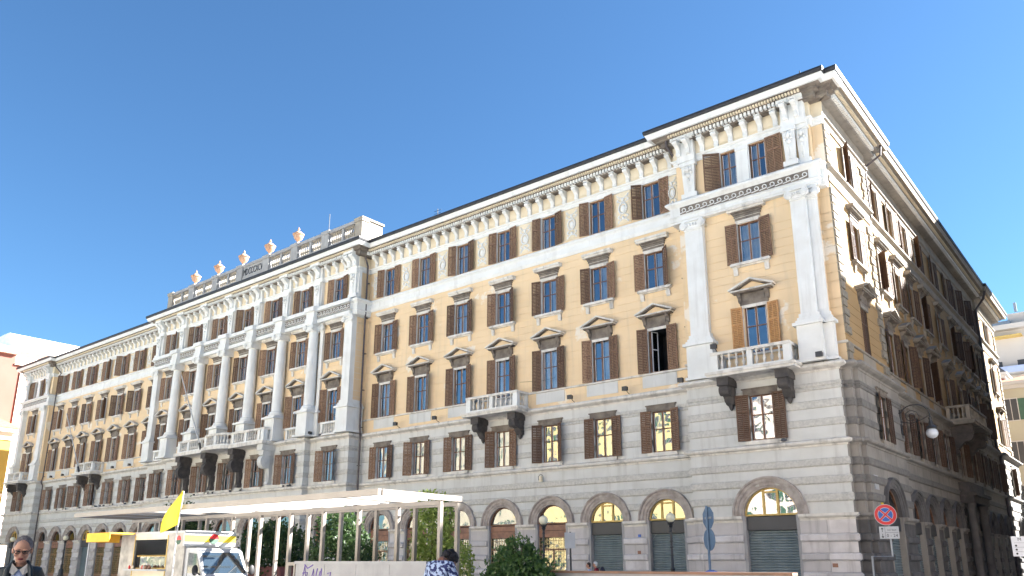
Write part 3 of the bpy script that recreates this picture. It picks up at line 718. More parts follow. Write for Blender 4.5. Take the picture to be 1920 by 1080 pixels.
# herm pilasters on the top floor
def herm(w=.74):
    mb = MB(); h = 2.1
    mb.box(-w / 2 - .08, w / 2 + .08, -.22, 0, 0, .26); mb.add([(-w * .40, -.16, .26), (w * .40, -.16, .26), (w / 2, -.2, 1.85), (-w / 2, -.2, 1.85), (-w * .40, 0, .26), (w * .40, 0, .26), (w / 2, 0, 1.85), (-w / 2, 0, 1.85)],
        [(0, 1, 2, 3), (5, 4, 7, 6), (1, 5, 6, 2), (4, 0, 3, 7)])
    mb.box(-w / 2 - .08, w / 2 + .08, -.26, 0, 1.85, 2.08)
    mb.ball((0, -.28, 1.62), .13, .12, .17, 10, 7)          # carved head
    for s in (-1, 1):
        mb.ball((s * .17, -.24, 1.66), .07, .07, .14, 6, 5); mb.ball((s * .2, -.24, 1.42), .08, .06, .08, 6, 5)
    mb.ball((0, -.22, 1.28), .15, .07, .13, 8, 5); mb.ball((0, -.21, 1.02), .09, .06, .12, 8, 5)
    for k in range(7): mb.ball((0, -.17, .92 - k * .09), .11 - .004 * k, .04, .05, 8, 4)
    return mb.mesh('herm_pilaster', 'trim', smooth=True)
hm = herm()
for s in (1, -1):
    cb = 1.92 if s > 0 else -86.06
    place(hm, 'herm_pilaster', cb - s * 2.95, -.7, 20.34); place(hm, 'herm_pilaster', cb + s * 2.55, -.85, 20.34).scale = (.8, 1, 1); place(hm, 'herm_pilaster', cb + s * 3.12, -.65, 20.34).scale = (.72, 1, 1)
for c in cx_all: place(hm, 'herm_pilaster', c + (.25 if c == cx_all[-1] else -.25 if c == cx_all[0] else 0), -1.25, 20.34)
for c in cx_all[:1] + cx_all[-1:]: mb = MB(); mb.box(c - .35, c + .75 if c > XM else c + .35, -1.26, -1.01, 20.34, 22.43); mb.obj('attic_pier', 'trim', pal)
for c in cx_all[1:-1]: mb = MB(); mb.box(c - .42, c + .42, -1.26, -1.01, 20.34, 22.43); mb.obj('attic_pier', 'trim', pal)
for c in cx_all: mb = MB(); mb.box(c - .5 if c != cx_all[0] else c - .5, c + .5, -1.36, -1.08, 22.44, 22.80); mb.box(c - .46, c + .46, -1.36, -1.08, 22.8, 23.66); mb.box(c - .52, c + .52, -1.85, -1.2, 23.66, 24.04); mb.obj('cornice_block', 'trim', pal)
for s in (1, -1):
    cb = 1.92 if s > 0 else -86.06
    for a, b in ((-3.5, -2.5), (2.2, 3.4)):
        q = sorted((cb + s * a, cb + s * b)); mb = MB(); mb.box(q[0], q[1], -1.0, -.68, 22.43, 22.80); mb.box(q[0] + .03, q[1] - .03, -1.0, -.68, 22.8, 23.62); mb.box(q[0] - .04, q[1] + .04, -1.3, -.9, 23.62, 24.04); mb.obj('cornice_block', 'trim', pal)
# ------------------------------------------------------------------ roof parapet, urns
def baluster_mesh(h, r=.085, mt='trim'):
    mb = MB(); P_ = [(.9, 0), (.9, .06), (.5, .09), (.55, .16), (.95, .28), (1.0, .36), (.75, .46), (.45, .56), (.38, .66), (.55, .74), (.45, .80), (.6, .90), (.85, .93), (.85, 1)]
    mb.lathe([(r * a, h * z) for a, z in P_], 8); return mb.mesh('baluster', mt, smooth=True)
par = link('parapet', None, pal)
mb = MB(); mb.box(-56.2, -27.7, -.95, -.45, 24.5, 25.55); mb.box(-56.2, -27.7, -1.0, -.4, 26.55, 26.8)
mb.obj('parapet_rail', 'concrete', par)
posts = [-55.9] + COLS + [-28.05]
pb = baluster_mesh(1.0, .13, 'parapetstone')
for i, x in enumerate(posts):
    mb = MB(); w = .45 if 0 < i < 7 else .40
    mb.box(x - w, x + w, -1.02, -.38, 24.5, 26.56); mb.box(x - w - .06, x + w + .06, -1.08, -.32, 26.56, 26.86)
    if i in (0, 7): mb.box(x - .4, x + .4, -.38, 1.0, 24.5, 26.72); mb.box(x - .5, x + .5, -1.1, 1.1, 26.72, 26.88)
    mb.obj('parapet_post', 'parapetstone' if i in (0, 7) else 'concrete', par)
for i, (a, b) in enumerate(zip(posts, posts[1:])):
    if i == 3: continue
    a += .5; b -= .5; mid = (a + b) / 2
    mb = MB(); mb.box(mid - .12, mid + .12, -.90, -.5, 25.55, 26.55); mb.obj('parapet_post', 'concrete', par)
    for p, q in ((a, mid - .12), (mid + .12, b)):
        n = 5 if i not in (0, 6) else 6
        for k in range(n): place(pb, 'baluster', p + (q - p) * (k + .5) / n, -.7, 25.55, 0, par)
mb = MB(); mb.box(COLS[2] + .45, COLS[3] - .45, -.92, -.5, 25.2, 26.55); mb.obj('date_panel', 'concrete', par)
def text(body, size, name, mt, loc, rot, parent, extr=.01, align='CENTER', sx=1):
    cu = bpy.data.curves.new(name, 'FONT'); cu.body = body; cu.size = size; cu.extrude = extr; cu.align_x = align; cu.align_y = 'CENTER'; cu.resolution_u = 2
    o = bpy.data.objects.new(name, cu); COL.objects.link(o); dg = bpy.context.evaluated_depsgraph_get(); dg.update()
    me = bpy.data.meshes.new_from_object(o.evaluated_get(dg)); bpy.data.objects.remove(o); me.materials.clear(); me.materials.append(M[mt])
    t = link(name, me, parent, loc); t.rotation_euler = rot; t.scale = (sx, 1, 1); return t
text('MDCCCXCV', .86, 'lettering', 'metal', (XM, -.935, 26.02), (R(90), 0, 0), par, .012, sx=.60)
names = ['leftmost of the five terracotta urns on the roof parapet', 'terracotta roof urn second from the left', 'middle terracotta urn, left of the roman date panel', 'terracotta roof urn just right of the roman date panel', 'rightmost terracotta urn on the roof parapet']
ub = MB(); ub.lathe([(.30, 0), (.30, .10), (.14, .16), (.12, .30), (.2, .38), (.42, .55), (.50, .74), (.52, .84), (.60, .88), (.60, .95), (.48, .98)], 20); ub = ub.mesh('urn_body', 'terracotta', smooth=True)
ul = MB(); ul.lathe([(.46, .98), (.42, 1.04), (.34, 1.10), (.28, 1.16), (.12, 1.22), (.08, 1.30), (.12, 1.36), (.10, 1.44), (.03, 1.50), (.02, 1.58)], 20); ul = ul.mesh('urn_lid', 'terracotta', smooth=True)
for i, lb in enumerate(names):
    t = thing('urn', lb, 'urn', (COLS[i], -.7, 26.84), 0, 'urns along the roof parapet'); t.scale = (.80, .80, 1.0); link('urn_body', ub, t); link('urn_lid', ul, t)
def aerial(x, y, z, h, lab, arms):
    t = thing('roof_antenna', lab, 'antenna', (x, y, z)); mb = MB(); mb.tube([(0, 0, 0), (0, 0, h)], .025, 5); mb.obj('mast', 'metal', t)
    if arms:
        mb = MB()
        for k in range(arms): mb.tube([(-.35, 0, h - .15 - k * .22), (.35, 0, h - .15 - k * .22)], .015, 4)
        mb.obj('aerial_rod', 'metal', t)
aerial(COLS[-1], -.7, 26.86, 1.6, 'thin black lightning rod on the parapet post right of the urns', 0)
aerial(-22.2, 1.5, 24.9, 1.9, 'small rod antenna on the roof ridge of the right wing', 3)
aerial(5.2, -.6, 24.6, .9, 'tiny rod aerial on the roof corner above the end pavilion', 2)
# ------------------------------------------------------------------ balconies
def balcony(cx, y, hw, d, side=False, z=10.42, name='balcony', corb=None, cm='darkstone', nb=4):
    rz = R(90) if side else 0
    o = link(name, None, pal, (cx, y, 0) if not side else (y, cx, 0), rz)
    mb = MB(); mb.box(-hw - .22, hw + .22, -d - .2, 0, z - .24, z - .12); mb.box(-hw - .28, hw + .28, -d - .26, 0, z - .12, z + .0); mb.obj('slab', 'cap', o)
    mb = MB(); mb.box(-hw - .02, hw + .02, -d - .02, -d + .24, z, z + .14); mb.box(-hw - .02, -hw + .24, -d + .24, 0, z, z + .14); mb.box(hw - .24, hw + .02, -d + .24, 0, z, z + .14); mb.obj('plinth', 'trim', o)
    mb = MB(); mb.box(-hw - .05, hw + .05, -d - .05, -d + .28, z + .86, z + 1.0); mb.box(-hw - .05, -hw + .28, -d + .28, 0, z + .86, z + 1.0); mb.box(hw - .28, hw + .05, -d + .28, 0, z + .86, z + 1.0); mb.obj('handrail', 'cap', o)
    for px in (-hw + .13, 0, hw - .13):
        mb = MB(); w = .17 if px else .13; mb.box(px - w, px + w, -d, -d + .23, z + .14, z + .86); mb.obj('post', 'trim', o)
    for px in (-hw + .13, hw - .13):
        mb = MB(); mb.box(px - .1, px + .1, -.2, 0, z + .14, z + .86); mb.obj('post', 'trim', o)
    bm_ = get('bal', lambda: baluster_mesh(.72, .088, 'cap'))
    for a, b in ((-hw + .32, -.14), (.14, hw - .32)):
        for k in range(nb): link('baluster', bm_, o, (a + (b - a) * (k + .5) / nb, -d + .11, z + .14))
    for px in (-hw + .12, hw - .12):
        for k in range(3): link('baluster', bm_, o, (px, -d + .42 + k * .26, z + .14))
    return o
def corbel_mesh(d, h, w):
    mb = MB(); mb.box(-w / 2 - .08, w / 2 + .08, -d, 0, -.40, 0)
    p = [(0, -.4), (-d * .92, -.4), (-d * .98, -.52), (-d * .92, -.66), (-d * .72, -.78), (-d * .5, -.88), (-d * .42, -h + .25), (-d * .25, -h + .05), (-.06, -h), (0, -h)]
    mb.prism_x(p, -w / 2, w / 2)
    def disc(x, y, z, r, t):
        k = len(mb.v); mb.lathe([(0, 0), (r, 0), (r, t), (0, t)], 14)
        for i in range(k, len(mb.v)):
            a, b, c = mb.v[i]; mb.v[i] = (x - t / 2 + c, y + a, z + b)
    for r_, t in ((.24, w + .06), (.16, w + .12), (.08, w + .17)): disc(0, -d * .72, -.62, r_, t)
    for r_, t in ((.15, w + .06), (.08, w + .12)): disc(0, -.22, -h + .28, r_, t)
    mb.lathe([(.0, -h - .28), (.08, -h - .2), (.14, -h - .05), (.1, -h + .1)], 8, 0, -.14)
    return mb.mesh('corbel', 'darkstone')
cb_ = corbel_mesh(1.0, 1.25, .42)
for cx in (-25.38 + 3.6 * 3, -80.36 + 3.6 * 3):
    o = balcony(cx, 0, 1.98, 1.15)
    for s in (-1, 1): link('corbel', cb_, o, (s * 1.45, -.01, 10.17))
for cx in (1.92, -86.06):
    o = balcony(cx, -.6, 1.9, 1.2)
    for s in (-1, 1): link('corbel', cb_, o, (s * 1.42, -.2, 10.17))
o = balcony(23.0, 5.9, 2.9, 1.35, side=True, nb=6)
for ch in o.children: ch.data = sv(ch.data, True)
for s in (-1, 1): q = link('corbel', cb_, o, (s * 2.2, -.05, 10.17)); q.scale = (1.2, 1.25, 1.2)
# central balcony with bowed middle bay
o = link('balcony', None, pal, (XM, 0, 0)); z = 10.42
def outline(off):
    pts = [(-6.2 - off, -1.3), (-6.2 - off, -2.55 - off), (-2.1, -2.55 - off)]
    for k in range(11): a = math.pi * (1 - k / 10); pts.append((math.cos(a) * (1.75), -2.55 - off - math.sin(a) * .62))
    pts += [(2.1, -2.55 - off), (6.2 + off, -2.55 - off), (6.2 + off, -1.3)]; return pts
for nm_, off, z0, z1, mt, inn in (('slab', .25, z - .26, z, 'cap', -1.2), ('plinth', .02, z, z + .14, 'trim', -.22), ('handrail', .05, z + .86, z + 1.02, 'cap', -.26)):
    mb = MB(); P_ = outline(0); sweep(mb, P_, [(inn, z0), (off, z0), (off, z1), (inn, z1)]); mb.obj(nm_, mt, o)
P_ = outline(-.1); S_ = arclen(P_); n = int((S_[-1] - 2) / .29)
for k in range(n):
    x, y = pt_at(P_, S_, 1.0 + (k + .5) * (S_[-1] - 2.0) / n)
    if k % 6 == 5: mb = MB(); mb.box(x - .14, x + .14, y - .1, y + .12, z + .14, z + .86); mb.obj('post', 'trim', o)
    else: link('baluster', SH['bal'], o, (x, y, z + .14))
for sx in (-6.05, 6.05): mb = MB(); mb.box(sx - .18, sx + .18, -2.6, -2.25, z + .14, z + .86); mb.obj('post', 'trim', o)
def bigscroll():
    mb = MB(); w = .5; mb.box(-w / 2 - .1, w / 2 + .1, -1.15, 0, -.45, 0); mb.box(-w / 2 - .03, w / 2 + .03, -1.0, 0, -.8, -.45)
    p = [(0, -.7), (-.5, -.8), (-.55, -1.4), (-.34, -1.9), (-.3, -2.6), (-.42, -2.95), (0, -2.95)]; mb.prism_x(p, -w / 2 + .04, w / 2 - .04)
    for r_, t in ((.52, w), (.40, w + .05), (.29, w + .10), (.18, w + .15), (.08, w + .2)):
        k = len(mb.v); mb.lathe([(0, 0), (r_, 0), (r_, t), (0, t)], 20)
        for i in range(k, len(mb.v)):
            a, b, c = mb.v[i]; mb.v[i] = (-t / 2 + c, -.62 + a, -1.28 + b)
    for s in (-.12, 0, .12): mb.box(s - .025, s + .025, -.36, -.3, -2.9, -1.8)
    return mb
bs = bigscroll().mesh('corbel', 'darkstone'); bs2 = bigscroll().mesh('corbel', 'stone')
for i, sx in enumerate((-5.95, -1.98, 1.98, 5.95)): link('corbel', bs if i < 3 else bs2, o, (sx, -1.5, 10.16))
# small balustrades under the outer centre windows
for cx in (XM - 12.15, XM - 7.94, XM + 7.94, XM + 12.15):
    o = link('window_balustrade', None, pal, (cx, -1.0, 0)); mb = MB(); mb.box(-.95, .95, -.28, -.02, 11.26, 11.40); mb.box(-.9, .9, -.24, -.03, 10.44, 10.56)
    for s in (-1, 1): mb.box(s * .82 - .12, s * .82 + .12, -.22, -.02, 10.56, 11.26)
    mb.obj('rail', 'trim', o)
    for k in range(5): link('baluster', SH['bal'], o, (-.52 + k * .26, -.13, 10.56))
# ------------------------------------------------------------------ quoins on the side street front
qa = MB(); qa.add([(0, 0, 0), (.0, 0, .4)], [])
def quoin(w):
    mb = MB(); mb.prism_y([(0, 0), (w, 0), (w, .40), (0, .40)], -.03, .1); mb.prism_y([(.03, .03), (w - .03, .03), (w - .03, .37), (.03, .37)], -.09, -.03); return mb.mesh('quoin', 'rough' if 0 else 'sandstone')
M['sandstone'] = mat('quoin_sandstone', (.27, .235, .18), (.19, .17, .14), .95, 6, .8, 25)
q1, q2 = quoin(.62), quoin(.86)
for y0, fl, xw in ((-.25, 1, 5.88), (6.6, -1, 5.88), (38.9, 1, 5.88), (47.5, -1, 5.88), (6.62, 1, 5.7), (38.88, -1, 5.7)):
    zz = 10.5; i = 0
    while zz < 22.2:
        if not (18.95 < zz < 20.3) and not (11.0 < zz < 11.42):
            me = (q1, q2)[i % 2]; w = (.62, .86)[i % 2]
            if fl < 0 or True: link('quoin', me, pal, (xw + .001, y0 + .003 if fl > 0 else y0 - w - .003, zz), R(90))
        zz += .43; i += 1
# ------------------------------------------------------------------ ground-floor archways
def archivolt(r, mt):
    mb = MB(); prof = [(r - .02, .25), (r - .02, -.02), (r + .06, -.02), (r + .08, -.06), (r + .22, -.08), (r + .23, -.12), (r + .38, -.13), (r + .39, -.19), (r + .47, -.20), (r + .49, -.12), (r + .49, .0), (r + .2, .25)]
    n = 20; vs_ = []; fs = []; m_ = len(prof)
    for k in range(n + 1):
        a = math.pi * k / n
        for rr, y in prof: vs_.append((rr * math.cos(a), y, rr * math.sin(a)))
    for k in range(n):
        for j in range(m_): a = k * m_ + j; b = k * m_ + (j + 1) % m_; fs.append((a, b, b + m_, a + m_))
    fs += [tuple(range(m_)), tuple(range(n * m_, (n + 1) * m_))]
    mb.add(vs_, fs); return mb.mesh('archivolt', mt, smooth=True)
def half_disc(mb, r, y, n=16, z=0):
    vs_ = [(0, y, z)] + [(r * math.cos(math.pi * k / n), y, z + r * math.sin(math.pi * k / n)) for k in range(n + 1)]
    mb.add(vs_, [(0, i, i + 1) for i in range(1, n + 1)])
def roller_mesh(w, h):
    mb = MB(); n = int(h / .115); poly = [(.30, 0)]
    for i in range(n):
        z = i * h / n; poly += [(.30, z + .005), (.24, z + .03), (.235, z + .075), (.27, z + .10)]
    poly.append((.30, h)); poly += [(.36, h), (.36, 0)]
    mb.prism_x(poly, -w, w); return mb.mesh('roller_shutter', 'roller')
def fanlight(r, kind):
    mb = MB(); n = 16
    for a, b, y0, y1 in ((r - .09, r, .16, .26),):
        vs_ = []
        for k in range(n + 1):
            t = math.pi * k / n; c, s_ = math.cos(t), math.sin(t); vs_ += [(a * c, y0, a * s_), (b * c, y0, b * s_), (b * c, y1, b * s_), (a * c, y1, a * s_)]
        mb.add(vs_, [(4 * k + j, 4 * k + (j + 1) % 4, 4 * k + 4 + (j + 1) % 4, 4 * k + 4 + j) for k in range(n) for j in range(4)])
    mb.box(-r + .09, r - .09, .16, .26, 0, .08)
    if kind == 'mull':
        for x in (-.33, .33): mb.box(x - .05, x + .05, .15, .25, .08, math.sqrt(r * r - .12) - .06)
        mb.box(-.28, .28, .16, .25, r - .26, r - .18)
    return mb.mesh('fanlight', 'yframe' if kind == 'mull' else 'frame')
def fan_glass(r):
    mb = MB(); half_disc(mb, r - .05, .20); return mb.mesh('glass', 'glass', recalc=False)
def jamb(r, mt):
    mb = MB(); a, b = -.07, .07; mb.box(a, b, -.03, .25, .35, 3.42); mb.box(a, b, -.06, .25, 0, .35); mb.box(a, b, -.05, .25, 3.42, 3.7)
    return mb.mesh('jamb', mt)
def room(r, h):
    mb = MB(); mb.add([(-r, .42, 0), (r, .42, 0), (r, 3.2, 0), (-r, 3.2, 0), (-r, .42, h), (r, .42, h), (r, 3.2, h), (-r, 3.2, h)], [(0, 1, 2, 3), (7, 6, 5, 4), (1, 5, 6, 2), (2, 6, 7, 3), (3, 7, 4, 0)]); return mb.mesh('room', 'room', recalc=False)
def glazed(r, mt='brown'):
    mb = MB(); mb.box(-r, r, .12, .24, 2.98, 3.34); mb.box(-r, -r + .12, .14, .24, 0, 2.98); mb.box(r - .12, r, .14, .24, 0, 2.98); mb.box(-.05, .05, .15, .24, .3, 2.3); mb.box(-r + .12, r - .12, .15, .24, 2.26, 2.36); mb.box(-r + .12, r - .12, .14, .24, 0, .5)
    return mb.mesh('shop_door', mt)
def grille_mesh(r):
    mb = MB(); a = r - .14
    for i in range(12): x = -a + 2 * a * i / 11; mb.box(x - .012, x + .012, .115, .135, .3, 2.95)
    for i in range(13): zz = .4 + i * .2; mb.box(-a, a, .125, .14, zz - .01, zz + .01)
    return mb.mesh('grille', 'grille')
def door_glass(r):
    mb = MB(); a = r - .12; mb.add([(-a, .19, .5), (a, .19, .5), (a, .19, 2.95), (-a, .19, 2.95)], [(0, 1, 2, 3)]); return mb.mesh('glass', 'glass', recalc=False)
for s, k, f, c, w in BL:
    sd_ = f == 's'; r = ARCH_R[k]
    if sd_ and abs(c - 23.0) < .1: continue
    loc = (c, w, 0) if not sd_ else (w, c, 0); rz = R(90) if sd_ else 0
    o = link('archway', None, pal, loc, rz)
    link('archivolt', get(('av', r, sd_), lambda: archivolt(r, 'sidepier' if sd_ else 'arch')), o, (0, 0, SPR))
    for sg in (-1, 1): link('jamb', get(('j', sd_), lambda: jamb(r, 'sidestone' if sd_ else 'concrete')), o, (sg * (r - .03), 0, 0))
    shut = (k == 'block') or (not sd_ and c > -8.5) or sd_ or (not sd_ and abs(c + 69.56) < .1)
    mull = shut and not sd_
    link('fanlight', get(('f', r, mull), lambda: fanlight(r, 'mull' if mull else 'p')), o, (0, 0, SPR))
    link('glass', get(('fg', r), lambda: fan_glass(r)), o, (0, 0, SPR)); link('room', get(('rm', r), lambda: room(r, SPR + r)), o)
    if shut:
        link('roller_shutter', get(('rs', r), lambda: roller_mesh(r - .08, 3.05)), o)
        mb_ = get(('fa', r), lambda: MB().box(-r + .08, r - .08, .1, .3, 3.06, 3.66).mesh('fascia', 'fascia')); link('fascia', mb_, o)
        def arm(sg):
            m_ = MB(); m_.tube([(sg * (r - .1), .05, 3.0), (sg * (r - .1), .05, 2.6), (sg * (r - .34), .2, 3.02)], .018, 4)
            return m_.mesh('awning_arm', 'signgrey')
        if not sd_:
            for sg in (-1, 1): link('awning_arm', get(('arm', r, sg), lambda: arm(sg)), o)
    else:
        link('shop_door', get(('gd', r), lambda: glazed(r)), o); link('glass', get(('dg', r), lambda: door_glass(r)), o); link('grille', get(('gr', r), lambda: grille_mesh(r)), o)
        mb_ = get(('tr', r), lambda: MB().box(-r + .05, r - .05, .12, .26, 3.36, 3.66).mesh('transom', 'brown')); link('transom', mb_, o)
# street portal in the side front
o = link('portal', None, pal, (5.95, 23.0, 0), R(90)); mb = MB()
for s in (-1, 1):
    mb = MB(); mb.lathe([(.30, 0), (.30, .3), (.24, .4), (.24, 5.0), (.32, 5.1), (.32, 5.3)], 14, s * 2.05, -.45); mb.obj('portal_column', 'sidepier', o, smooth=True)
mb = MB(); mb.box(-2.6, 2.6, -.8, .1, 5.3, 5.75); mb.box(-2.7, 2.7, -.95, .1, 5.75, 5.95); mb.box(-2.5, 2.5, -.6, .1, 5.95, 6.6); mb.obj('portal_entablature', 'darkstone', o)
mb = MB(); mb.box(-1.75, -1.2, -.1, .3, 0, 5.3); mb.box(1.2, 1.75, -.1, .3, 0, 5.3); mb.box(-1.2, 1.2, -.05, .3, 4.6, 5.3); mb.box(-1.2, 1.2, .2, .28, 0, 4.6); mb.obj('portal_door', 'darkstone', o)
# ------------------------------------------------------------------ downpipes
def pipe(name, pts, r=.07):
    mb = MB(); mb.tube(pts, r, 8); q = mb.obj(name, 'pipe', pal, smooth=True)
    for i in range(1, 9): mb = MB(); zz = i * 2.7; mb.box(pts[-1][0] - .1, pts[-1][0] + .1, pts[-1][1] - .1, pts[-1][1] + .1, zz, zz + .05); mb.obj('pipe_clamp', 'pipe', pal)
pipe('downpipe', [(-27.3, -1.1, 24.3), (-27.3, -.95, 23.9), (-27.35, -.75, 23.5), (-27.35, -.5, 22.9), (-27.35, -.5, 12.6), (-27.2, -.6, 12.2), (-27.2, -.6, 10.8), (-27.3, -.42, 10.2), (-27.45, -.3, 9.8), (-27.45, -.3, 0)])
pipe('downpipe', [(-81.85, -1.1, 24.3), (-81.85, -.9, 23.7), (-81.0, -.35, 22.7), (-81.5, -.35, 22.3), (-81.6, -.35, 10.8), (-81.5, -.5, 10.2), (-81.6, -.25, 9.8), (-81.6, -.25, 0)])
pipe('downpipe', [(-2.0, -1.35, 24.2), (-2.05, -1.2, 23.6), (-1.95, -.55, 23.1), (-1.98, -.12, 22.6), (-1.98, -.12, 20)])
pipe('downpipe', [(7.0, 38.2, 24.3), (6.7, 38.3, 23.4), (6.0, 38.5, 22.6), (5.95, 38.6, 10.8), (6.2, 38.6, 10.2), (6.1, 38.5, 9.8), (6.1, 38.5, 0)], .10)
pipe('downpipe', [(6.9, 6.9, 24.2), (6.8, 6.95, 23.5), (6.0, 6.98, 23.1), (5.9, 6.98, 22.6), (5.9, 6.98, 20)], .06)
# pigeon-wire rail etc: flood lamps on the cornice
fl_b = MB(); fl_b.tube([(0, .25, 0), (0, .02, .08), (0, -.18, .22)], .02, 5); fl_b = fl_b.mesh('arm', 'iron')
fl_h = MB(); fl_h.box(-.13, .13, -.32, -.14, .14, .34); fl_h.box(-.15, .15, -.34, -.31, .12, .36); fl_h = fl_h.mesh('lamp_head', 'iron')
for i, (x, y, lb) in enumerate([(-23.6, -.3, 'small black floodlight on the cornice left of the right wing balcony, farther one'), (-19.9, -.3, 'small black floodlight on the cornice just left of the right wing balcony'), (-9.2, -.3, 'small black floodlight on the cornice right of the right wing balcony'),
        (-5.6, -.3, 'small black floodlight on the cornice between the last two wing windows'), (-2.3, -.3, 'small black floodlight on the cornice beside the corner block'), (5.0, -1.15, 'small black floodlight at the foot of the corner pilasters'),
        (-31.4, -1.45, 'small black floodlight on the cornice at the foot of the last column'), (-79.0, -.3, 'small black floodlight on the left wing cornice by the end block'), (-76.0, -.3, 'small black floodlight on the cornice left of the left wing balcony'),
        (-64.5, -.3, 'small black floodlight on the cornice right of the left wing balcony'), (-61.0, -.3, 'small black floodlight on the left wing cornice near the centre block'), (.3, -1.8, 'small black floodlight on the rail of the corner balcony')]):
    t = thing('floodlight', lb, 'floodlight', (x, y, 10.4 if i < 11 else 11.42), 0, 'floodlights along the cornice'); link('arm', fl_b, t); link('lamp_head', fl_h, t)
# ------------------------------------------------------------------ flagpoles leaning out of balconies
for (x, y, z_, x2, y2, z2, lb) in ((XM - 2.3, -2.7, 10.5, XM - 3.6, -4.4, 16.6, 'bare white flagpole leaning out from the central balcony'), (-70.4, -1.2, 10.6, -72.0, -2.6, 16.6, 'bare white flagpole leaning out from the left wing balcony')):
    t = thing('flagpole', lb, 'flagpole', (x, y, z_)); mb = MB(); mb.tube([(0, 0, 0), (x2 - x, y2 - y, z2 - z_)], [.06, .04], 8); mb.obj('pole', 'white', t, smooth=True)
    mb = MB(); mb.tube([(0, .0, -.1), ((x2 - x) * .08, (y2 - y) * .08, (z2 - z_) * .08)], .10, 8); mb.obj('socket', 'iron', t)
# ------------------------------------------------------------------ pigeons
pg = MB(); pg.ball((0, 0, .10), .15, .07, .075, 8, 6); pg.ball((.14, 0, .19), .045, .04, .045, 6, 5); pg.add([(-.12, -.03, .1), (-.12, .03, .1), (-.28, .03, .07), (-.28, -.03, .07)], [(0, 1, 2, 3)]); pg.tube([(.17, 0, .19), (.21, 0, .18)], [.015, .003], 4); pg = pg.mesh('pigeon', 'pigeon', smooth=True)
pp = random.Random(5)
for i in range(22):
    x = pp.choice([pp.uniform(-79, -58), pp.uniform(-51, -33), pp.uniform(-68, -60)]); y = -.18 if x < -56.4 else -1.68
    q = link('pigeon', pg, None, (x, y, 6.90), pp.uniform(0, 6.28)); tag(q, 'grey pigeon perched on the string course ' + ('below the left wing, left of its balcony' if x < -69.5 else 'below the left wing, right of its balcony' if x < -56.4 else 'below the big central balcony'), 'pigeon', 'pigeons on the string course')
for x, lb in ((-30.8, 'grey pigeon on the cornice under the last centre window'), (2.9, 'grey pigeon on the string course under the corner window')):
    q = link('pigeon', pg, None, (x, -1.25 if x < 0 else -.95, 10.42 if x < 0 else 6.93)); tag(q, lb, 'pigeon')
# small fixings on the facade
for x, z_, lb in ((-11.6, 6.25, 'small hooked bracket lamp under the string course below the wing balcony'),):
    t = thing('wall_lamp', lb, 'lamp', (x, -.0, z_)); mb = MB(); mb.tube([(0, 0, .2), (0, -.2, .25), (-.12, -.25, .1), (-.1, -.22, -.1)], .02, 5); mb.obj('hook', 'iron', t); mb = MB(); mb.box(-.03, .12, -.28, -.14, -.18, .14); mb.obj('lamp_head', 'cream', t)
def plate(x, y, z, w, h, mt, lb, cat, rz=0, grp=None):
    mb = MB(); mb.box(-w / 2, w / 2, -.03, 0, -h / 2, h / 2); q = mb.obj('wall_plate', mt); q.location = (x, y, z); q.rotation_euler = (0, 0, rz); return tag(q, lb, cat, grp)
p_ = plate(6.2, .75, 5.05, .62, .62, 'white', 'white marble street-name plate on the dark corner by the arch', 'plate', R(90))
plate(6.2, 1.3, 4.05, .3, .35, 'yellow', 'small yellow plate low on the dark corner behind the round sign', 'plate', R(90))
plate(-1.1, -.99, 2.95, .16, .14, 'blue', 'small blue house-number plate on the pier left of the corner shop', 'plate')
plate(-5.35, -.03, 2.95, .16, .14, 'blue', 'small blue house-number plate on the pier between the two roller shutters', 'plate')
plate(4.6, -.83, 1.52, .22, .16, 'brown', 'small brown metal plate on the corner pier', 'plate')
plate(-5.4, -.03, 2.12, .18, .16, 'brown', 'small brown vent plate on the pier between the roller shutters', 'plate')
# ------------------------------------------------------------------ ground
g = MB(); g.box(-700, 700, -700, 900, -.5, -.02); struct(g.obj('ground', 'paving'))
g = MB(); g.box(-140, 60, -55, -7, -.02, -.004); struct(g.obj('square_paving', 'paving'))
g = MB(); g.box(9.5, 16.5, -7, 300, -.02, -.008); g.box(-140, 9.5, -7, -3.6, -.02, -.008); struct(g.obj('road', 'asphalt'))
g = MB(); g.box(-92, 8.6, -3.4, .35, -.02, .12); g.box(6.1, 8.6, .35, 50, -.02, .12); struct(g.obj('pavement', 'paving'))
g = MB(); g.box(-92, 8.75, -3.55, -3.4, -.02, .13); g.box(8.6, 8.75, -3.4, 50, -.02, .13); struct(g.obj('kerb', 'concrete'))
g = MB(); g.box(12.95, 13.07, -5, 200, -.007, -.003); g.box(9.8, 9.92, -5, 200, -.007, -.003); struct(g.obj('road_marking', 'white'))
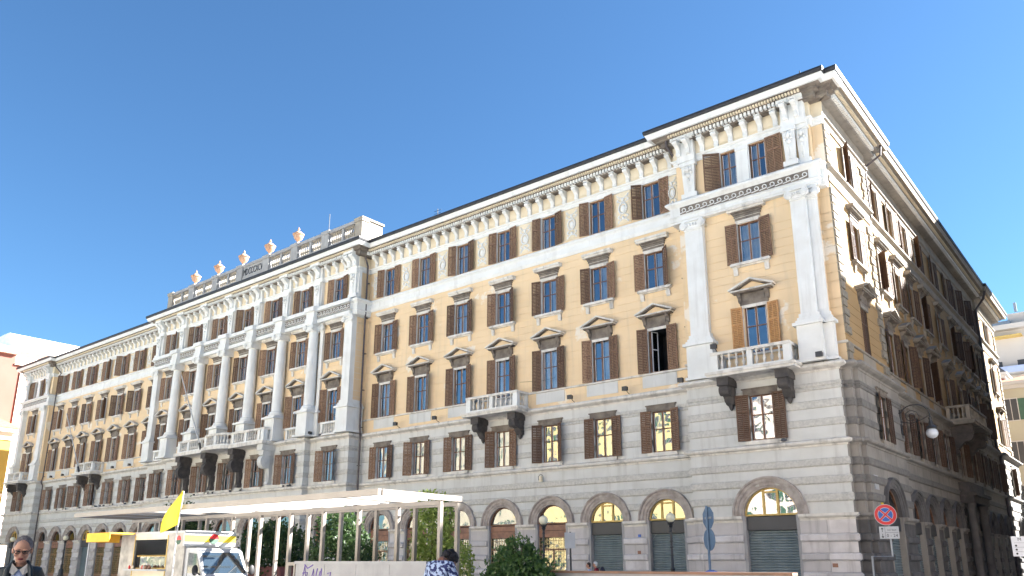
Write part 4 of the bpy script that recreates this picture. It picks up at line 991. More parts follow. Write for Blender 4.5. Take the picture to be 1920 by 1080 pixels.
# ------------------------------------------------------------------ neighbouring buildings
def simple_building(name, label, x0, x1, y0, y1, h, mt, faces, floors, nwin, shut='greenshut', group=None, roofmt='lead', win=(1.1, 1.7), z0=1.2, fh=None, cornice=.6):
    t = thing(name, label, 'building', group=group)
    mb = MB(); mb.box(x0, x1, y0, y1, 0, h); mb.obj('wall', mt, t)
    mb = MB(); mb.box(x0 - cornice, x1 + cornice, y0 - cornice, y1 + cornice, h, h + .35); mb.box(x0 - .3, x1 + .3, y0 - .3, y1 + .3, h - .4, h - .003); mb.obj('cornice', 'whiterender', t)
    mb = MB(); xm, ym = (x0 + x1) / 2, (y0 + y1) / 2
    mb.add([(x0 - .5, y0 - .5, h + .35), (x1 + .5, y0 - .5, h + .35), (x1 + .5, y1 + .5, h + .35), (x0 - .5, y1 + .5, h + .35), (xm, ym, h + 2.8)], [(0, 1, 4), (1, 2, 4), (2, 3, 4), (3, 0, 4), (3, 2, 1, 0)]); mb.obj('roof', roofmt, t)
    w, hh = win; fh = fh or (h - 1) / floors
    wm = get(('sbw', w, hh), lambda: MB().box(-w / 2, w / 2, -.02, .05, 0, hh).mesh('window', 'fascia'))
    def fm():
        m_ = MB(); m_.box(-w / 2 - .08, -w / 2, -.06, .02, -.08, hh + .1); m_.box(w / 2, w / 2 + .08, -.06, .02, -.08, hh + .1); m_.box(-w / 2, w / 2, -.06, .02, hh, hh + .1); m_.box(-w / 2, w / 2, -.1, .02, -.08, 0); m_.box(-.03, .03, -.04, 0, 0, hh); return m_.mesh('frame', 'whiterender')
    fm_ = get(('sbf', w, hh), fm); sm_ = get(('sbs', w, hh, shut), lambda: MB().box(0, w * .55, -.05, 0, 0, hh).mesh('shutter', shut))
    for fc in faces:
        for k in range(floors):
            for i in range(nwin[fc]):
                z = z0 + k * fh
                if fc == 'S': loc = (x0 + (x1 - x0) * (i + .5) / nwin[fc], y0, z); rz = 0
                if fc == 'N': loc = (x0 + (x1 - x0) * (i + .5) / nwin[fc], y1, z); rz = R(180)
                if fc == 'E': loc = (x1, y0 + (y1 - y0) * (i + .5) / nwin[fc], z); rz = R(90)
                if fc == 'W': loc = (x0, y0 + (y1 - y0) * (i + .5) / nwin[fc], z); rz = R(-90)
                o = link('window', wm, t, loc, rz); link('frame', fm_, o)
                if shut: link('shutter', sm_, o, (w / 2 + .08, 0, 0)); link('shutter', sm_, o, (-w / 2 - .08 - w * .55, 0, 0))
    return t
# row closing the square behind the viewer (its sunlit fronts show in the panes)
simple_building('town_house', 'ochre town house across the square behind the viewer, reflected in panes', -60, -30, -74, -60, 24, 'yrender', 'N', 5, {'N': 9}, group='houses across the square')
simple_building('town_house', 'apricot town house across the square behind the viewer', -29.9, -2, -74, -60, 22, 'apricot', 'N', 5, {'N': 8}, group='houses across the square')
simple_building('town_house', 'pale town house across the square behind the viewer', -1.9, 24, -74, -60, 25, 'whiterender', 'N', 5, {'N': 8}, group='houses across the square')
simple_building('town_house', 'sand-coloured town house at the far corner of the square', -92, -60.1, -74, -60, 23, 'sand', 'N', 5, {'N': 9}, group='houses across the square')
# east side: opposite street front, whose shadow crosses the side street facade
OX = 17.4
simple_building('street_house', 'lower street house facing the side front across the street', OX, OX + 12, 6.5, 35.0, 25.0, 'sand', 'W', 6, {'W': 7}, group='houses along the opposite side of the street')
simple_building('street_house', 'taller street house facing the side front across the street', OX, OX + 12, 35.1, 52.5, 36.0, 'whiterender', 'W', 9, {'W': 6}, group='houses along the opposite side of the street')
simple_building('added_shade_house', 'unseen low house added on the east side of the square to shade the people', OX + .6, OX + 13, -42.0, -10.0, 15.5, 'apricot', 'W', 4, {'W': 9}, group='houses along the opposite side of the street')  # out-of-view house added to keep direct sun off the people
# right background
tb = simple_building('sand_house', 'sand-yellow house with green shutters closing the side street', 3.0, 24, 62, 74, 20.2, 'sand', 'S', 4, {'S': 6}, 'greenshut', roofmt='tile', win=(1.2, 2.3), z0=2.6, fh=4.6)
t = thing('apartment_block', 'tall white apartment block with balconies beyond the side street', 'building')
mb = MB(); mb.box(-9, 30, 110, 125, 0, 38.6); mb.box(.6, 22, 112, 124, 38.6, 41.5); mb.obj('wall', 'whiterender', t)
mb = MB(); mb.box(-10, 31, 108.6, 110, 38.2, 39.0); mb.obj('cornice', 'whiterender', t)
for k in range(9):
    z = 4 + k * 3.35 + .2
    mb = MB(); mb.box(-4, 30, 108.2, 110, z - .2, z); mb.obj('balcony', 'whiterender', t)
    mb = MB(); mb.box(-4, 30, 108.2, 108.25, z, z + 1.0); mb.obj('balcony_screen', 'greyglass' if 0 else 'shirt', t)
    for i in range(10):
        mb = MB(); x = -5 + i * 3.1; mb.box(x, x + 1.0, 109.94, 110.05, z + .9, z + 2.2); mb.obj('window', 'fascia', t)
mb = MB(); mb.box(-3.4, 2.5, 108.2, 110, 36.9, 37.1); mb.obj('awning', 'yframe', t)
mb = MB(); mb.box(-1.5, 1.0, 111, 112, 39, 40.2); mb.box(1.8, 2.2, 111, 111.4, 41.5, 43); mb.obj('roof_plant', 'signgrey', t)
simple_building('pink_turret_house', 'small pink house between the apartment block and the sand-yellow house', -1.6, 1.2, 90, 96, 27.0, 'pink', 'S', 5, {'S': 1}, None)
# left background
t = thing('pink_building', 'tall plain pink building beyond the left end of the palazzo', 'building')
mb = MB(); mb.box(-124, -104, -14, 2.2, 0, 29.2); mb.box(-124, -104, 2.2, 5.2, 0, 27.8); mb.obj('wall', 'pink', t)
mb = MB(); mb.box(-103.98, -103.8, 3.0, 3.5, 0, 27.8); mb.box(-104, -103.7, 2.25, 5.4, 27.8, 28.1); mb.box(-103.98, -103.75, 3.6, 6.6, 0, 27.7); mb.box(-125, -103.4, -14, 2.3, 29.2, 29.6); mb.obj('cream_trim', 'apricot', t)
t = thing('white_roofed_building', 'building with white curved sheet-metal roof behind the pink one', 'building')
mb = MB(); mb.box(-150, -126, 7, 40, 0, 34.9); mb.box(-150, -125.2, 6.5, 40, 34.9, 35.3); mb.obj('wall', 'apricot', t)
mb = MB(); poly = [(-126, 35.3)] + [(-126 - 3 * (1 - math.cos(R(a))), 35.3 + 3.0 * math.sin(R(a))) for a in range(15, 91, 15)] + [(-150, 38.3), (-150, 35.3)]
mb.prism_y(poly, 8.5, 40); mb.obj('sheet_roof', 'roofmetal', t)
mb = MB()
for y in (12, 16, 19.5, 23, 27): mb = MB(); mb.prism_y([(p[0] + .06, p[1] + .06) for p in poly[:-2]] + [(-150, 38.3), (-150, 38.2), (-129, 38.2)], y, y + .1); mb.obj('roof_seam', 'signgrey', t)
t = thing('yellow_house', 'low sunlit yellow house with orange tiled roof at the left edge', 'building')
mb = MB(); mb.box(-118, -100, -22, 2.0, 0, 17.9); mb.obj('wall', 'cladyellow', t)
mb = MB(); mb.box(-119, -99.3, -23, 2.7, 17.9, 18.4); mb.box(-100, -99.85, -22, 2.0, 16.9, 17.9); mb.box(-100, -99.8, -22, 2.0, 9.6, 10); mb.obj('cornice', 'apricot', t)
mb = MB(); mb.add([(-119, -23, 18.4), (-99.2, -23, 18.4), (-99.2, 3.0, 18.4), (-119, 3.0, 18.4), (-109, -16, 23.5), (-109, -4, 23.5)], [(0, 1, 4), (1, 2, 5, 4), (2, 3, 5), (3, 0, 4, 5), (3, 2, 1, 0)])
mb.obj('roof', 'tile', t)
# ------------------------------------------------------------------ vegetation
def foliage(name, blobs, n, leaf, mt, parent, seed):
    rr = random.Random(seed); vs_ = []; fs = []
    tot = sum(b[3] * b[4] * b[5] for b in blobs)
    for cx, cy, cz, rx, ry, rz in blobs:
        for _ in range(int(n * rx * ry * rz / tot)):
            while True:
                p = Vector((rr.uniform(-1, 1), rr.uniform(-1, 1), rr.uniform(-1, 1)))
                if .25 < p.length < 1: break
            p = p.normalized() * (p.length ** .45) * (1 + .16 * math.sin(p.x * 7 + seed) * math.cos(p.z * 6 + p.y * 5))
            c = Vector((cx + p.x * rx, cy + p.y * ry, cz + p.z * rz))
            if rr.random() < .13: c = Vector((cx, cy, cz)) + (c - Vector((cx, cy, cz))) * rr.uniform(1.05, 1.3)
            a = Vector((rr.gauss(0, 1), rr.gauss(0, 1), rr.gauss(0, .7))).normalized(); b = a.orthogonal().normalized()
            b = (Matrix.Rotation(rr.uniform(0, 6.28), 3, a) @ b); l = leaf * rr.uniform(.6, 1.4); w = l * .42
            q = a.cross(b); k = len(vs_); vs_ += [c - b * l, c + q * w, c + b * l, c - q * w]; fs.append((k, k + 1, k + 2, k + 3))
    me = bpy.data.meshes.new(name); me.from_pydata([tuple(v) for v in vs_], [], fs); me.materials.append(M[mt]); me.update()
    return link(name, me, parent)
def plant(name, label, cat, x, y, blobs, n, leaf, mt, seed, trunk=None, group=None):
    t = thing(name, label, cat, (x, y, 0), 0, group); foliage('foliage', blobs, n, leaf, mt, t, seed)
    mb = MB(); rr = random.Random(seed)
    for _ in range(4 if trunk is None else trunk):
        b = rr.choice(blobs); mb.tube([(rr.uniform(-.1, .1), rr.uniform(-.1, .1), 0), (b[0] * .4, b[1] * .4, b[2] * .5), (b[0] + rr.uniform(-.3, .3) * b[3], b[1], b[2] + .3 * b[5])], [.06, .04, .015], 6)
    mb.obj('stem', 'trunk', t); return t
plant('shrub', 'dense dark green shrub nearest the viewer under the two wing shop doors', 'shrub', 2.35, -19.7, [(0, 0, 1.5, .75, .7, .62), (-.35, .1, 1.0, .8, .7, .7), (.35, 0, 1.15, .75, .7, .7), (.05, 0, 1.95, .42, .4, .38), (-.75, 0, .9, .5, .5, .6), (.85, 0, .8, .45, .5, .6)], 6200, .07, 'leafmid', 3)
plant('climbing_shrub', 'tall sunlit light green climber at the right end of the pergola', 'shrub', -1.6, -19.0, [(0, 0, 1.3, .8, .5, 1.1), (.1, 0, 2.4, .7, .5, .8), (-.1, 0, 3.3, .7, .5, .45), (.9, .1, 1.5, .7, .5, .8), (.5, 0, 2.9, .5, .4, .6)], 6500, .065, 'leaflight', 4)
plant('tree', 'dark leafy tree growing through the pergola middle', 'tree', -7.6, -17.6, [(0, 0, 1.7, 1.3, 1.0, 1.2), (-.3, 0, 2.9, .8, .7, .6), (1.1, 0, 1.6, .7, .7, .8), (.2, 0, 2.6, .8, .7, .8)], 6000, .08, 'leafdark', 5)
plant('tree', 'broad dark shrubby tree in the red planter just right of the food truck', 'tree', -13.2, -16.6, [(0, 0, 1.9, 1.6, 1.1, 1.1), (-.9, 0, 2.4, .8, .8, .8), (1.2, 0, 2.2, 1.0, .8, .8), (.2, 0, 2.8, .8, .7, .5)], 7000, .085, 'leafdark', 6)
plant('tree', 'dark green tree showing behind the yellow flag above the food truck', 'tree', -24.5, -14.5, [(0, 0, 3.6, 1.5, 1.1, 1.0), (.8, 0, 3.2, 1.2, 1, 1.0), (0, 0, 2.4, 1.2, 1, 1.2)], 6000, .09, 'leafdark', 8)
def planter(x0, x1, y0, y1, h, lb):
    t = thing('planter', lb, 'planter'); mb = MB(); mb.box(x0, x1, y0, y0 + .1, 0, h); mb.box(x0, x1, y1 - .1, y1, 0, h); mb.box(x0, x0 + .1, y0 + .1, y1 - .1, 0, h); mb.box(x1 - .1, x1, y0 + .1, y1 - .1, 0, h); mb.obj('box', 'planter', t)
    mb = MB(); mb.box(x0 + .1, x1 - .1, y0 + .1, y1 - .1, 0, h - .1); mb.obj('soil', 'trunk', t)
planter(-15.2, -11.4, -17.4, -15.6, 1.42, 'dark red planter box holding the broad tree right of the food truck')
planter(-2.6, .4, -19.5, -18.4, 1.0, 'dark red planter box of the light green climber')
# ------------------------------------------------------------------ pergola
t = thing('pergola', 'long flat pale steel pergola with slatted roof in front of the facade', 'pergola')
PZ = 3.28; XR, XL = .25, -17.6; YF, YB = -22.75, -19.75
mb = MB(); mb.box(XL, XR, YF - .07, YF + .07, PZ, PZ + .16); mb.obj('beam', 'steel', t)
mb = MB(); mb.box(XL, XR, -20.5, -20.4, PZ - .12, PZ - .003); mb.obj('beam', 'steel', t)
mb = MB(); mb.box(XL, XR, YB - .06, YB + .06, PZ - .12, PZ - .003); mb.obj('beam', 'steel', t)
for x in (XR - .05, -17.5): mb = MB(); mb.box(x - .05, x + .08, YF + .07, YB + .1, PZ + .002, PZ + .158); mb.obj('beam', 'steel', t)
pxs = [.2 - 1.72 * i for i in range(11)]
for x in pxs:
    for y in (-20.45, YB):
        mb = MB(); mb.box(x - .055, x + .055, y - .055, y + .055, 0, PZ - .12); mb.obj('post', 'steel', t)
    if x < 0: mb = MB(); mb.box(x - .035, x + .035, YF + .07, YB, PZ + .01, PZ + .11); mb.obj('rafter', 'steel', t)
M['slatwhite'] = mat('white_slat_paint', (.42, .40, .37), (.36, .34, .32), .5, 3)
sl = MB().box(-.03, .03, 0, (YB - .1) - (YF + .1), -.036, 0).mesh('slat', 'slatwhite')
x = XR - 1.2
while x > XL + .1: link('slat', sl, t, (x, YF + .1, PZ + .11)); x -= .42
# ------------------------------------------------------------------ low wall with graffiti
t = thing('low_wall', 'low grey concrete wall panel with purple graffiti in front of the pergola', 'wall')
WY = -21.4; wx0, wx1 = -4.95, .65
n = 4
for i in range(n):
    a = wx0 + (wx1 - wx0) * i / n; b = wx0 + (wx1 - wx0) * (i + 1) / n; mb = MB(); mb.box(a + .006, b - .006, WY, WY + .18, 0, 1.54); mb.obj('wall_panel', 'concrete', t)
mb = MB(); mb.box(wx0 - .03, wx1 + .03, WY - .04, WY + .22, 1.54, 1.63); mb.obj('coping', 'concrete', t)
mb = MB()
M['graffiti'] = mat('purple_spray_paint', (.12, .06, .32), None, .6)
def stroke(pts): mb.tube([(wx0 + .35 + x, WY - .004, 1.0 + z) for x, z in pts], .018, 4)
stroke([(0, 0), (.12, .5), (.20, .05), (.26, .3), (.02, .28)]); stroke([(.08, .55), (.25, .42), (.5, .52)]); stroke([(.42, .02), (.55, .4), (.6, .05)]); stroke([(.62, .0), (.72, .42)]); stroke([(.78, .0), (.86, .35)]); stroke([(.92, .42), (.9, .05), (1.08, .08)])
stroke([(1.2, .28), (1.34, .32), (1.3, .02), (1.18, .08), (1.22, .2), (1.36, .02)])
mb.obj('graffiti', 'graffiti', t)
t = thing('portal_frame', 'pale steel upright frame at the left end of the grey low wall', 'frame'); mb = MB(); mb.box(-5.42, -5.32, WY, WY + .12, 0, 1.6); mb.box(-5.06, -4.99, WY, WY + .12, 0, 1.6); mb.box(-5.32, -5.06, WY, WY + .12, 1.5, 1.6); mb.obj('frame', 'steel', t)
t = thing('rail_wall', 'low brown-topped dividing wall along the bottom right of the square', 'wall'); mb = MB(); mb.box(1.2, 9.4, -19.0, -18.8, 0, 1.34); mb.obj('wall', 'concrete', t); mb = MB(); mb.box(1.15, 9.45, -19.06, -18.74, 1.34, 1.40); mb.obj('coping', 'ledge', t)
t = thing('brick_ledge', 'low terracotta-coloured ledge right of the pergola end post', 'wall'); mb = MB(); mb.box(.9, 2.1, -18.4, -18.2, 0, 1.40); mb.obj('wall', 'ledge', t); mb = MB(); mb.box(.88, 2.12, -18.44, -18.16, 1.40, 1.44); mb.obj('coping', 'white', t)
# ------------------------------------------------------------------ street lamps
def street_lamp(x, y, h, lb):
    t = thing('street_lamp', lb, 'street lamp', (x, y, 0), 0, 'globe street lamps along the facade')
    mb = MB(); mb.lathe([(.26, 0), (.26, .5), (.20, .56), (.18, .95), (.10, 1.05), (.09, 1.3), (.12, 1.34), (.06, 1.42), (.045, h - .62), (.08, h - .6), (.05, h - .55), (.06, h - .42), (.12, h - .36), (.07, h - .32), (.16, h - .24), (.16, h - .2)], 12); mb.obj('post', 'iron', t, smooth=True)
    for zz in (1.9, 2.25, 2.5):
        if zz < h - .7: mb = MB(); mb.lathe([(.05, 0), (.09, .03), (.05, .07)], 10, 0, 0, zz); mb.obj('collar', 'iron', t)
    mb = MB(); mb.ball((0, 0, h), .21, .21, .21, 20, 14); mb.obj('globe', 'globe', t, smooth=True)
    mb = MB(); mb.lathe([(.05, h + .19), (.03, h + .24), (.0, h + .30)], 8); mb.obj('finial', 'iron', t)
street_lamp(-1.35, -4.15, 3.56, 'globe street lamp in front of the right-hand wing roller shutter')
street_lamp(-6.3, -7.0, 3.48, 'globe street lamp behind the dense foreground shrub')
street_lamp(-19.5, -7.0, 3.55, 'globe street lamp seen through the pergola posts')
street_lamp(-55.5, -7.6, 3.5, 'globe street lamp just right of the man in the dark jacket')
street_lamp(-64.5, -8.4, 3.5, 'globe street lamp at the left edge beside the man in the dark jacket')
# ------------------------------------------------------------------ wrought-iron wall lantern on the side front
t = thing('wall_lantern', 'big scrolled iron wall lantern with white globe on the dark side front', 'lantern', (6.2, 6.35, 8.0), R(0))
mb = MB(); mb.tube([(.05, 0, -.35), (.05, 0, 1.1)], .035, 6); 
for zz in (-.2, .45, .9): mb.box(0, .12, -.06, .06, zz, zz + .06)
pts = [(.05 + 1.35 * (1 - math.cos(a)) / 1.0 * .5, 0, .75 + .55 * math.sin(a)) for a in [math.pi * k / 12 for k in range(13)]]
mb.tube(pts, .03, 6)
sp = [(.55 + .34 * (1 - k / 22) * math.cos(k * .62), 0, .72 + .34 * (1 - k / 22) * math.sin(k * .62)) for k in range(20)]; mb.tube(sp, .02, 5)
mb.tube([(.05, 0, .5), (.5, 0, .38), (1.0, 0, .5), (1.38, 0, .7)], .022, 5); mb.obj('bracket', 'iron', t)
mb = MB(); mb.lathe([(.03, .75), (.05, .6), (.09, .55), (.06, .45), (.10, .35), (.12, .2), (.22, .12), (.26, .05), (.24, .0)], 12, 1.4, 0, 0); mb.obj('hood', 'iron', t, smooth=True)
mb = MB(); mb.ball((1.4, 0, -.20), .28, .28, .26, 18, 12); mb.obj('globe', 'globew', t, smooth=True)
# ------------------------------------------------------------------ road signs
def face_cam(x, y): return math.atan2(camo.location.y - y, camo.location.x - x) + math.pi / 2
def disc_mesh(r0, r1, y0, y1, mt, n=32, a0=0, a1=2 * math.pi):
    mb = MB(); k = n
    if r0 <= 0: mb.prism_y([(r1 * math.cos(a0 + (a1 - a0) * i / n), r1 * math.sin(a0 + (a1 - a0) * i / n)) for i in range(n)], y0, y1)
    else:
        vs_ = []
        for i in range(n):
            a = a0 + (a1 - a0) * i / n; c, s_ = math.cos(a), math.sin(a); vs_ += [(r0 * c, y0, r0 * s_), (r1 * c, y0, r1 * s_), (r1 * c, y1, r1 * s_), (r0 * c, y1, r0 * s_)]
        mb.add(vs_, [(4 * i + j, 4 * i + (j + 1) % 4, 4 * ((i + 1) % n) + (j + 1) % 4, 4 * ((i + 1) % n) + j) for i in range(n) for j in range(4)])
    return mb
t = thing('no_stopping_sign', 'round red and blue no-stopping sign with white panel on a cranked grey pole', 'road sign', (9.29, -10.49, 0), face_cam(9.29, -10.49))
Z0 = 3.03
o = disc_mesh(0, .315, -.02, 0, 'white').obj('sign_rim', 'white', t, loc=(0, 0, Z0))
disc_mesh(0, .30, -.024, -.02, 'red').obj('red_field', 'red', t, loc=(0, 0, Z0))
disc_mesh(0, .215, -.028, -.024, 'blue').obj('white_field', 'white', t, loc=(0, 0, Z0))
for k in range(4):
    a = math.pi / 2 * k + math.pi / 2; mb = MB(); poly = [(.055 * math.cos(a), .055 * math.sin(a))] + [(.198 * math.cos(a + d), .198 * math.sin(a + d)) for d in [R(v) for v in (-36, -24, -12, 0, 12, 24, 36)]]
    mb.prism_y(poly, -.032, -.028); mb.obj('blue_quadrant', 'blue', t, loc=(0, 0, Z0))
for s in (1, -1):
    mb = MB(); mb.box(-.29, .29, -.036 - .001 * s, -.03, -.022, .022); q = mb.obj('red_bar', 'red', t, loc=(0, 0, Z0)); q.rotation_euler = (0, R(45) * s, 0)
mb = MB(); mb.box(-.27, .27, -.02, 0, 0, .36); q = mb.obj('text_panel', 'white', t, loc=(.05, 0, Z0 - .71))
for s in (0, 1):
    mb = MB(); zc = .26 - .17 * s; mb.box(-.195, -.180, -.024, -.02, zc - .06, zc + .06); q_ = [(-.225, zc + .02), (-.15, zc + .02), (-.1875, zc + .075)] if s == 0 else [(-.225, zc - .02), (-.1875, zc - .075), (-.15, zc - .02)]
    mb.prism_y(q_, -.024, -.02); mb.obj('arrow', 'black', q)
mb = MB(); mb.box(-.115, -.108, -.024, -.02, .02, .34); mb.box(-.10, .25, -.024, -.02, .178, .185); mb.obj('rule', 'black', q)
text('sul lato', .085, 'lettering', 'black', (.075, -.024, .26), (R(90), 0, 0), q, .001); text('0 - 24', .13, 'lettering', 'black', (.075, -.024, .09), (R(90), 0, 0), q, .001)
mb = MB(); mb.tube([(.07, .06, Z0 + .2), (.07, .06, Z0 - 1.22), (-.5, .06, Z0 - 1.22), (-.52, .06, 0)], .03, 8); mb.obj('pole', 'signgrey', t)
t = thing('sign_post', 'pole with blue-grey backs of an octagonal and a round sign and a blue arrow disc', 'road sign', (5.6, -15.0, 0), face_cam(5.6, -15.0))
mb = MB(); mb.tube([(0, 0, 0), (0, 0, 3.2)], .035, 8); mb.obj('pole', 'greyblue', t)
mb = MB(); mb.prism_y([(.33 * math.cos(R(22.5 + 45 * k)), .33 * math.sin(R(22.5 + 45 * k))) for k in range(8)], .03, .05); q = mb.obj('octagonal_sign', 'greyblue', t, loc=(0, .0, 2.86)); q.rotation_euler = (0, 0, R(-62))
q = disc_mesh(0, .31, .03, .05, 'greyblue').obj('round_sign', 'greyblue', t, loc=(.0, 0, 2.25)); q.rotation_euler = (0, 0, R(-60))
mb = MB(); mb.box(-.20, .20, .025, .045, -.03, .03); q = mb.obj('sign_clip', 'signgrey', t, loc=(0, -.03, 2.86)); q.rotation_euler = (0, 0, R(-62))
q = disc_mesh(0, .30, -.06, -.045, 'blue').obj('arrow_disc', 'blue', t, loc=(.03, 0, 1.12)); mb = MB(); mb.prism_y([(-.05, -.2), (.02, -.2), (.12, .12), (.18, .1), (.1, .25), (-.06, .14), (.03, .14)], -.066, -.06); mb.obj('arrow', 'white', q)
# info box on a thin dark post in front of the shops
t = thing('info_board', 'small white notice board on a thin dark post beside the roller shutters', 'sign', (-3.56, -8.8, 0), face_cam(-3.56, -8.8)); mb = MB(); mb.tube([(0, .05, 0), (0, .05, 2.85)], .04, 8); mb.obj('post', 'iron', t)
mb = MB(); mb.box(-.24, .2, -.03, .02, 2.18, 2.82); q = mb.obj('board', 'white', t); text('~~~', .2, 'lettering', 'greyblue', (-.02, -.035, 2.6), (R(90), 0, 0), t, .002) if 0 else None
# direction board at the right edge
t = thing('direction_board', 'pale direction board with black lettering at the right edge', 'sign', (13.0, -7.3, 0), face_cam(13.0, -7.3))
for px in (-.5, .75): mb = MB(); mb.tube([(px, .05, 0), (px, .05, 2.4)], .04, 8); mb.obj('post', 'signgrey', t)
mb = MB(); mb.box(-.95, .95, -.02, .02, 1.82, 2.42); mb.obj('board', 'wframe', t)
text('M  ALBE', .13, 'lettering', 'black', (-.55, -.024, 2.32), (R(90), 0, 0), t, .001); text('Dott. Brambilla', .10, 'lettering', 'black', (-.4, -.024, 2.16), (R(90), 0, 0), t, .001) if 0 else None
for k in range(3): mb = MB(); mb.box(-.88, .85, -.024, -.02, 2.22 - k * .13, 2.225 - k * .13); mb.obj('rule', 'black', t); disc_mesh(0, .03, -.024, -.02, 'black', 10).obj('bullet', 'black', t, loc=(-.84, 0, 2.14 - k * .12))
# ------------------------------------------------------------------ food truck
HX, HY = math.cos(R(30)), math.sin(R(30))
t = thing('food_truck', 'white food truck with open serving hatch, yellow striped sign over the cab', 'truck', (-9.85, -22.35, 0), R(0))
# local: +x forward (cab), -y towards viewer (serving side); origin = near front corner of the box
def tb_(name, mt, parent=None, smooth=False): 
    return mb.obj(name, mt, parent or t, smooth)
M['marble'] = mat('marbled_vinyl', (.46, .43, .39), (.24, .23, .21), .5, 2.6, detail=8)
L_, Wd, Zf, Zt = 4.5, 1.75, .75, 2.56
mb = MB(); mb.box(-L_, 0, Wd - .06, Wd, Zf, Zt); mb.box(-L_, -L_ + .06, .06, Wd - .06, Zf, Zt); mb.box(-L_, 0, .0, Wd, Zt, Zt + .07); mb.box(-L_, 0, 0.0, Wd, Zf - .1, Zf - .002); mb.box(-.06, 0, .06, Wd - .06, Zf, Zt); box = tb_('body', 'white')
mb = MB(); mb.box(-L_, -3.45, -.0, .06, Zf, Zt); tb_('side_panel', 'marble'); mb = MB(); mb.box(-1.12, 0, 0, .06, Zf, Zt); tb_('side_panel', 'marble')
mb = MB(); mb.box(-3.45, -1.12, 0, .06, Zf, 1.36); tb_('counter_front', 'cream'); mb = MB(); mb.box(-3.45, -1.12, .0, .06, 2.36, Zt); tb_('hatch_header', 'cream')
mb = MB(); mb.box(-3.5, -1.08, -.30, .0, 1.30, 1.35); tb_('counter_shelf', 'white')
mb = MB(); mb.box(-3.4, -1.15, .1, .5, 1.36, 1.40); mb.box(-3.4, -1.15, .1, .13, 1.78, 1.82); mb.box(-3.4, -1.15, .5, .53, 1.36, 1.82); mb.box(-3.4, -1.15, .1, .53, 1.80, 1.83); tb_('display_case', 'yframe')
mb = MB(); mb.add([(-3.38, .11, 1.4), (-1.17, .11, 1.4), (-1.17, .11, 1.79), (-3.38, .11, 1.79)], [(0, 1, 2, 3)]); tb_('case_glass', 'glass')
mb = MB(); mb.box(-3.35, -2.4, 1.9, 1.98, 1.4, 2.25); fr = tb_('back_shelf', 'apricot'); mb = MB()
for k in range(3): mb.box(-3.3, -2.45, 1.7, 1.9, 1.55 + k * .25, 1.57 + k * .25)
tb_('shelf', 'yframe'); mb = MB()
for k in range(5): mb.tube([(-2.15 + k * .07, 1.85, 2.5), (-2.2 + k * .09, 1.85, 1.5)], .045, 6)
tb_('yellow_curtain', 'orange')
mb = MB(); mb.box(-1.9, -1.6, .9, .93, 1.95, 2.1); tb_('price_card', 'white')
fr = random.Random(2); fm_ = ['orange', 'cream', 'red', 'leafmid', 'brown', 'whiterender']
for i in range(26):
    mb = MB(); x = -3.3 + i * .083; y = fr.choice([-.18, -.12, .25, .3]); zb = 1.35 if y < 0 else 1.40; r_ = fr.uniform(.035, .06); mb.lathe([(r_ * .7, 0), (r_, .03), (r_ * .9, .1), (r_ * .3, .13)], 8, x, y, zb)
    q = mb.obj('jar', fr.choice(['orange', 'cream', 'red', 'brown', 'whiterender', 'terracotta'])); q.matrix_world = Matrix.Translation((-9.85, -22.35, 0)); cn = q.data.materials[0].name.split('_')[0]; tag(q, 'small %s jar among the goods on the food truck counter' % {'orange': 'orange', 'cream': 'cream', 'red': 'red', 'brown': 'brown', 'white': 'white', 'terracotta': 'terracotta'}.get(cn, cn), 'jar', 'jars on the food truck counter')
# signboard above cab with stripe
mb = MB(); mb.box(0, .10, -.08, Wd + .08, 2.12, 2.60); sb = tb_('cab_sign', 'white'); mb = MB(); mb.box(.10, .106, -.08, Wd + .08, 2.25, 2.48); mb.obj('yellow_stripe', 'yellow', sb)
mb = MB(); pass 
def oval(mb, x, y, z, r, rot):     # red/green round emblem lying in plane x=const
    pass
for (dx, dy, nx, sc_, par_) in ((.112, 1.0, 1, .19, t),):
    for a0, a1, mt in ((R(0), R(180), 'red'), (R(180), R(360), 'leafmid')):
        mb2 = MB(); pts = [(dx, dy + sc_ * math.cos(a0 + (a1 - a0) * k / 12), 2.365 + sc_ * .85 * math.sin(a0 + (a1 - a0) * k / 12)) for k in range(13)]; pts2 = [(dx + .006, b, c) for a, b, c in pts]
        n = 13; mb2.add(pts + pts2, [tuple(range(n)), tuple(range(2 * n - 1, n - 1, -1))] + [(i, (i + 1) % n, (i + 1) % n + n, i + n) for i in range(n)]); mb2.obj('round_emblem', 'red' if mt == 'red' else 'greenshut', t)
for a0, a1, mt in ((0, 180, 'red'), (180, 360, 'greenshut')):
    mb2 = MB(); pts = [(-.42 + .15 * math.cos(R(a0 + (a1 - a0) * k / 12)), 2.32 + .15 * math.sin(R(a0 + (a1 - a0) * k / 12))) for k in range(13)]; mb2.prism_y(pts, -.008, -.001); mb2.obj('round_emblem', mt, t)
q = text('Circus', .13, 'lettering', 'white', (.122, 1.0, 2.45), (R(90), 0, R(90)), t, .001) if 0 else None
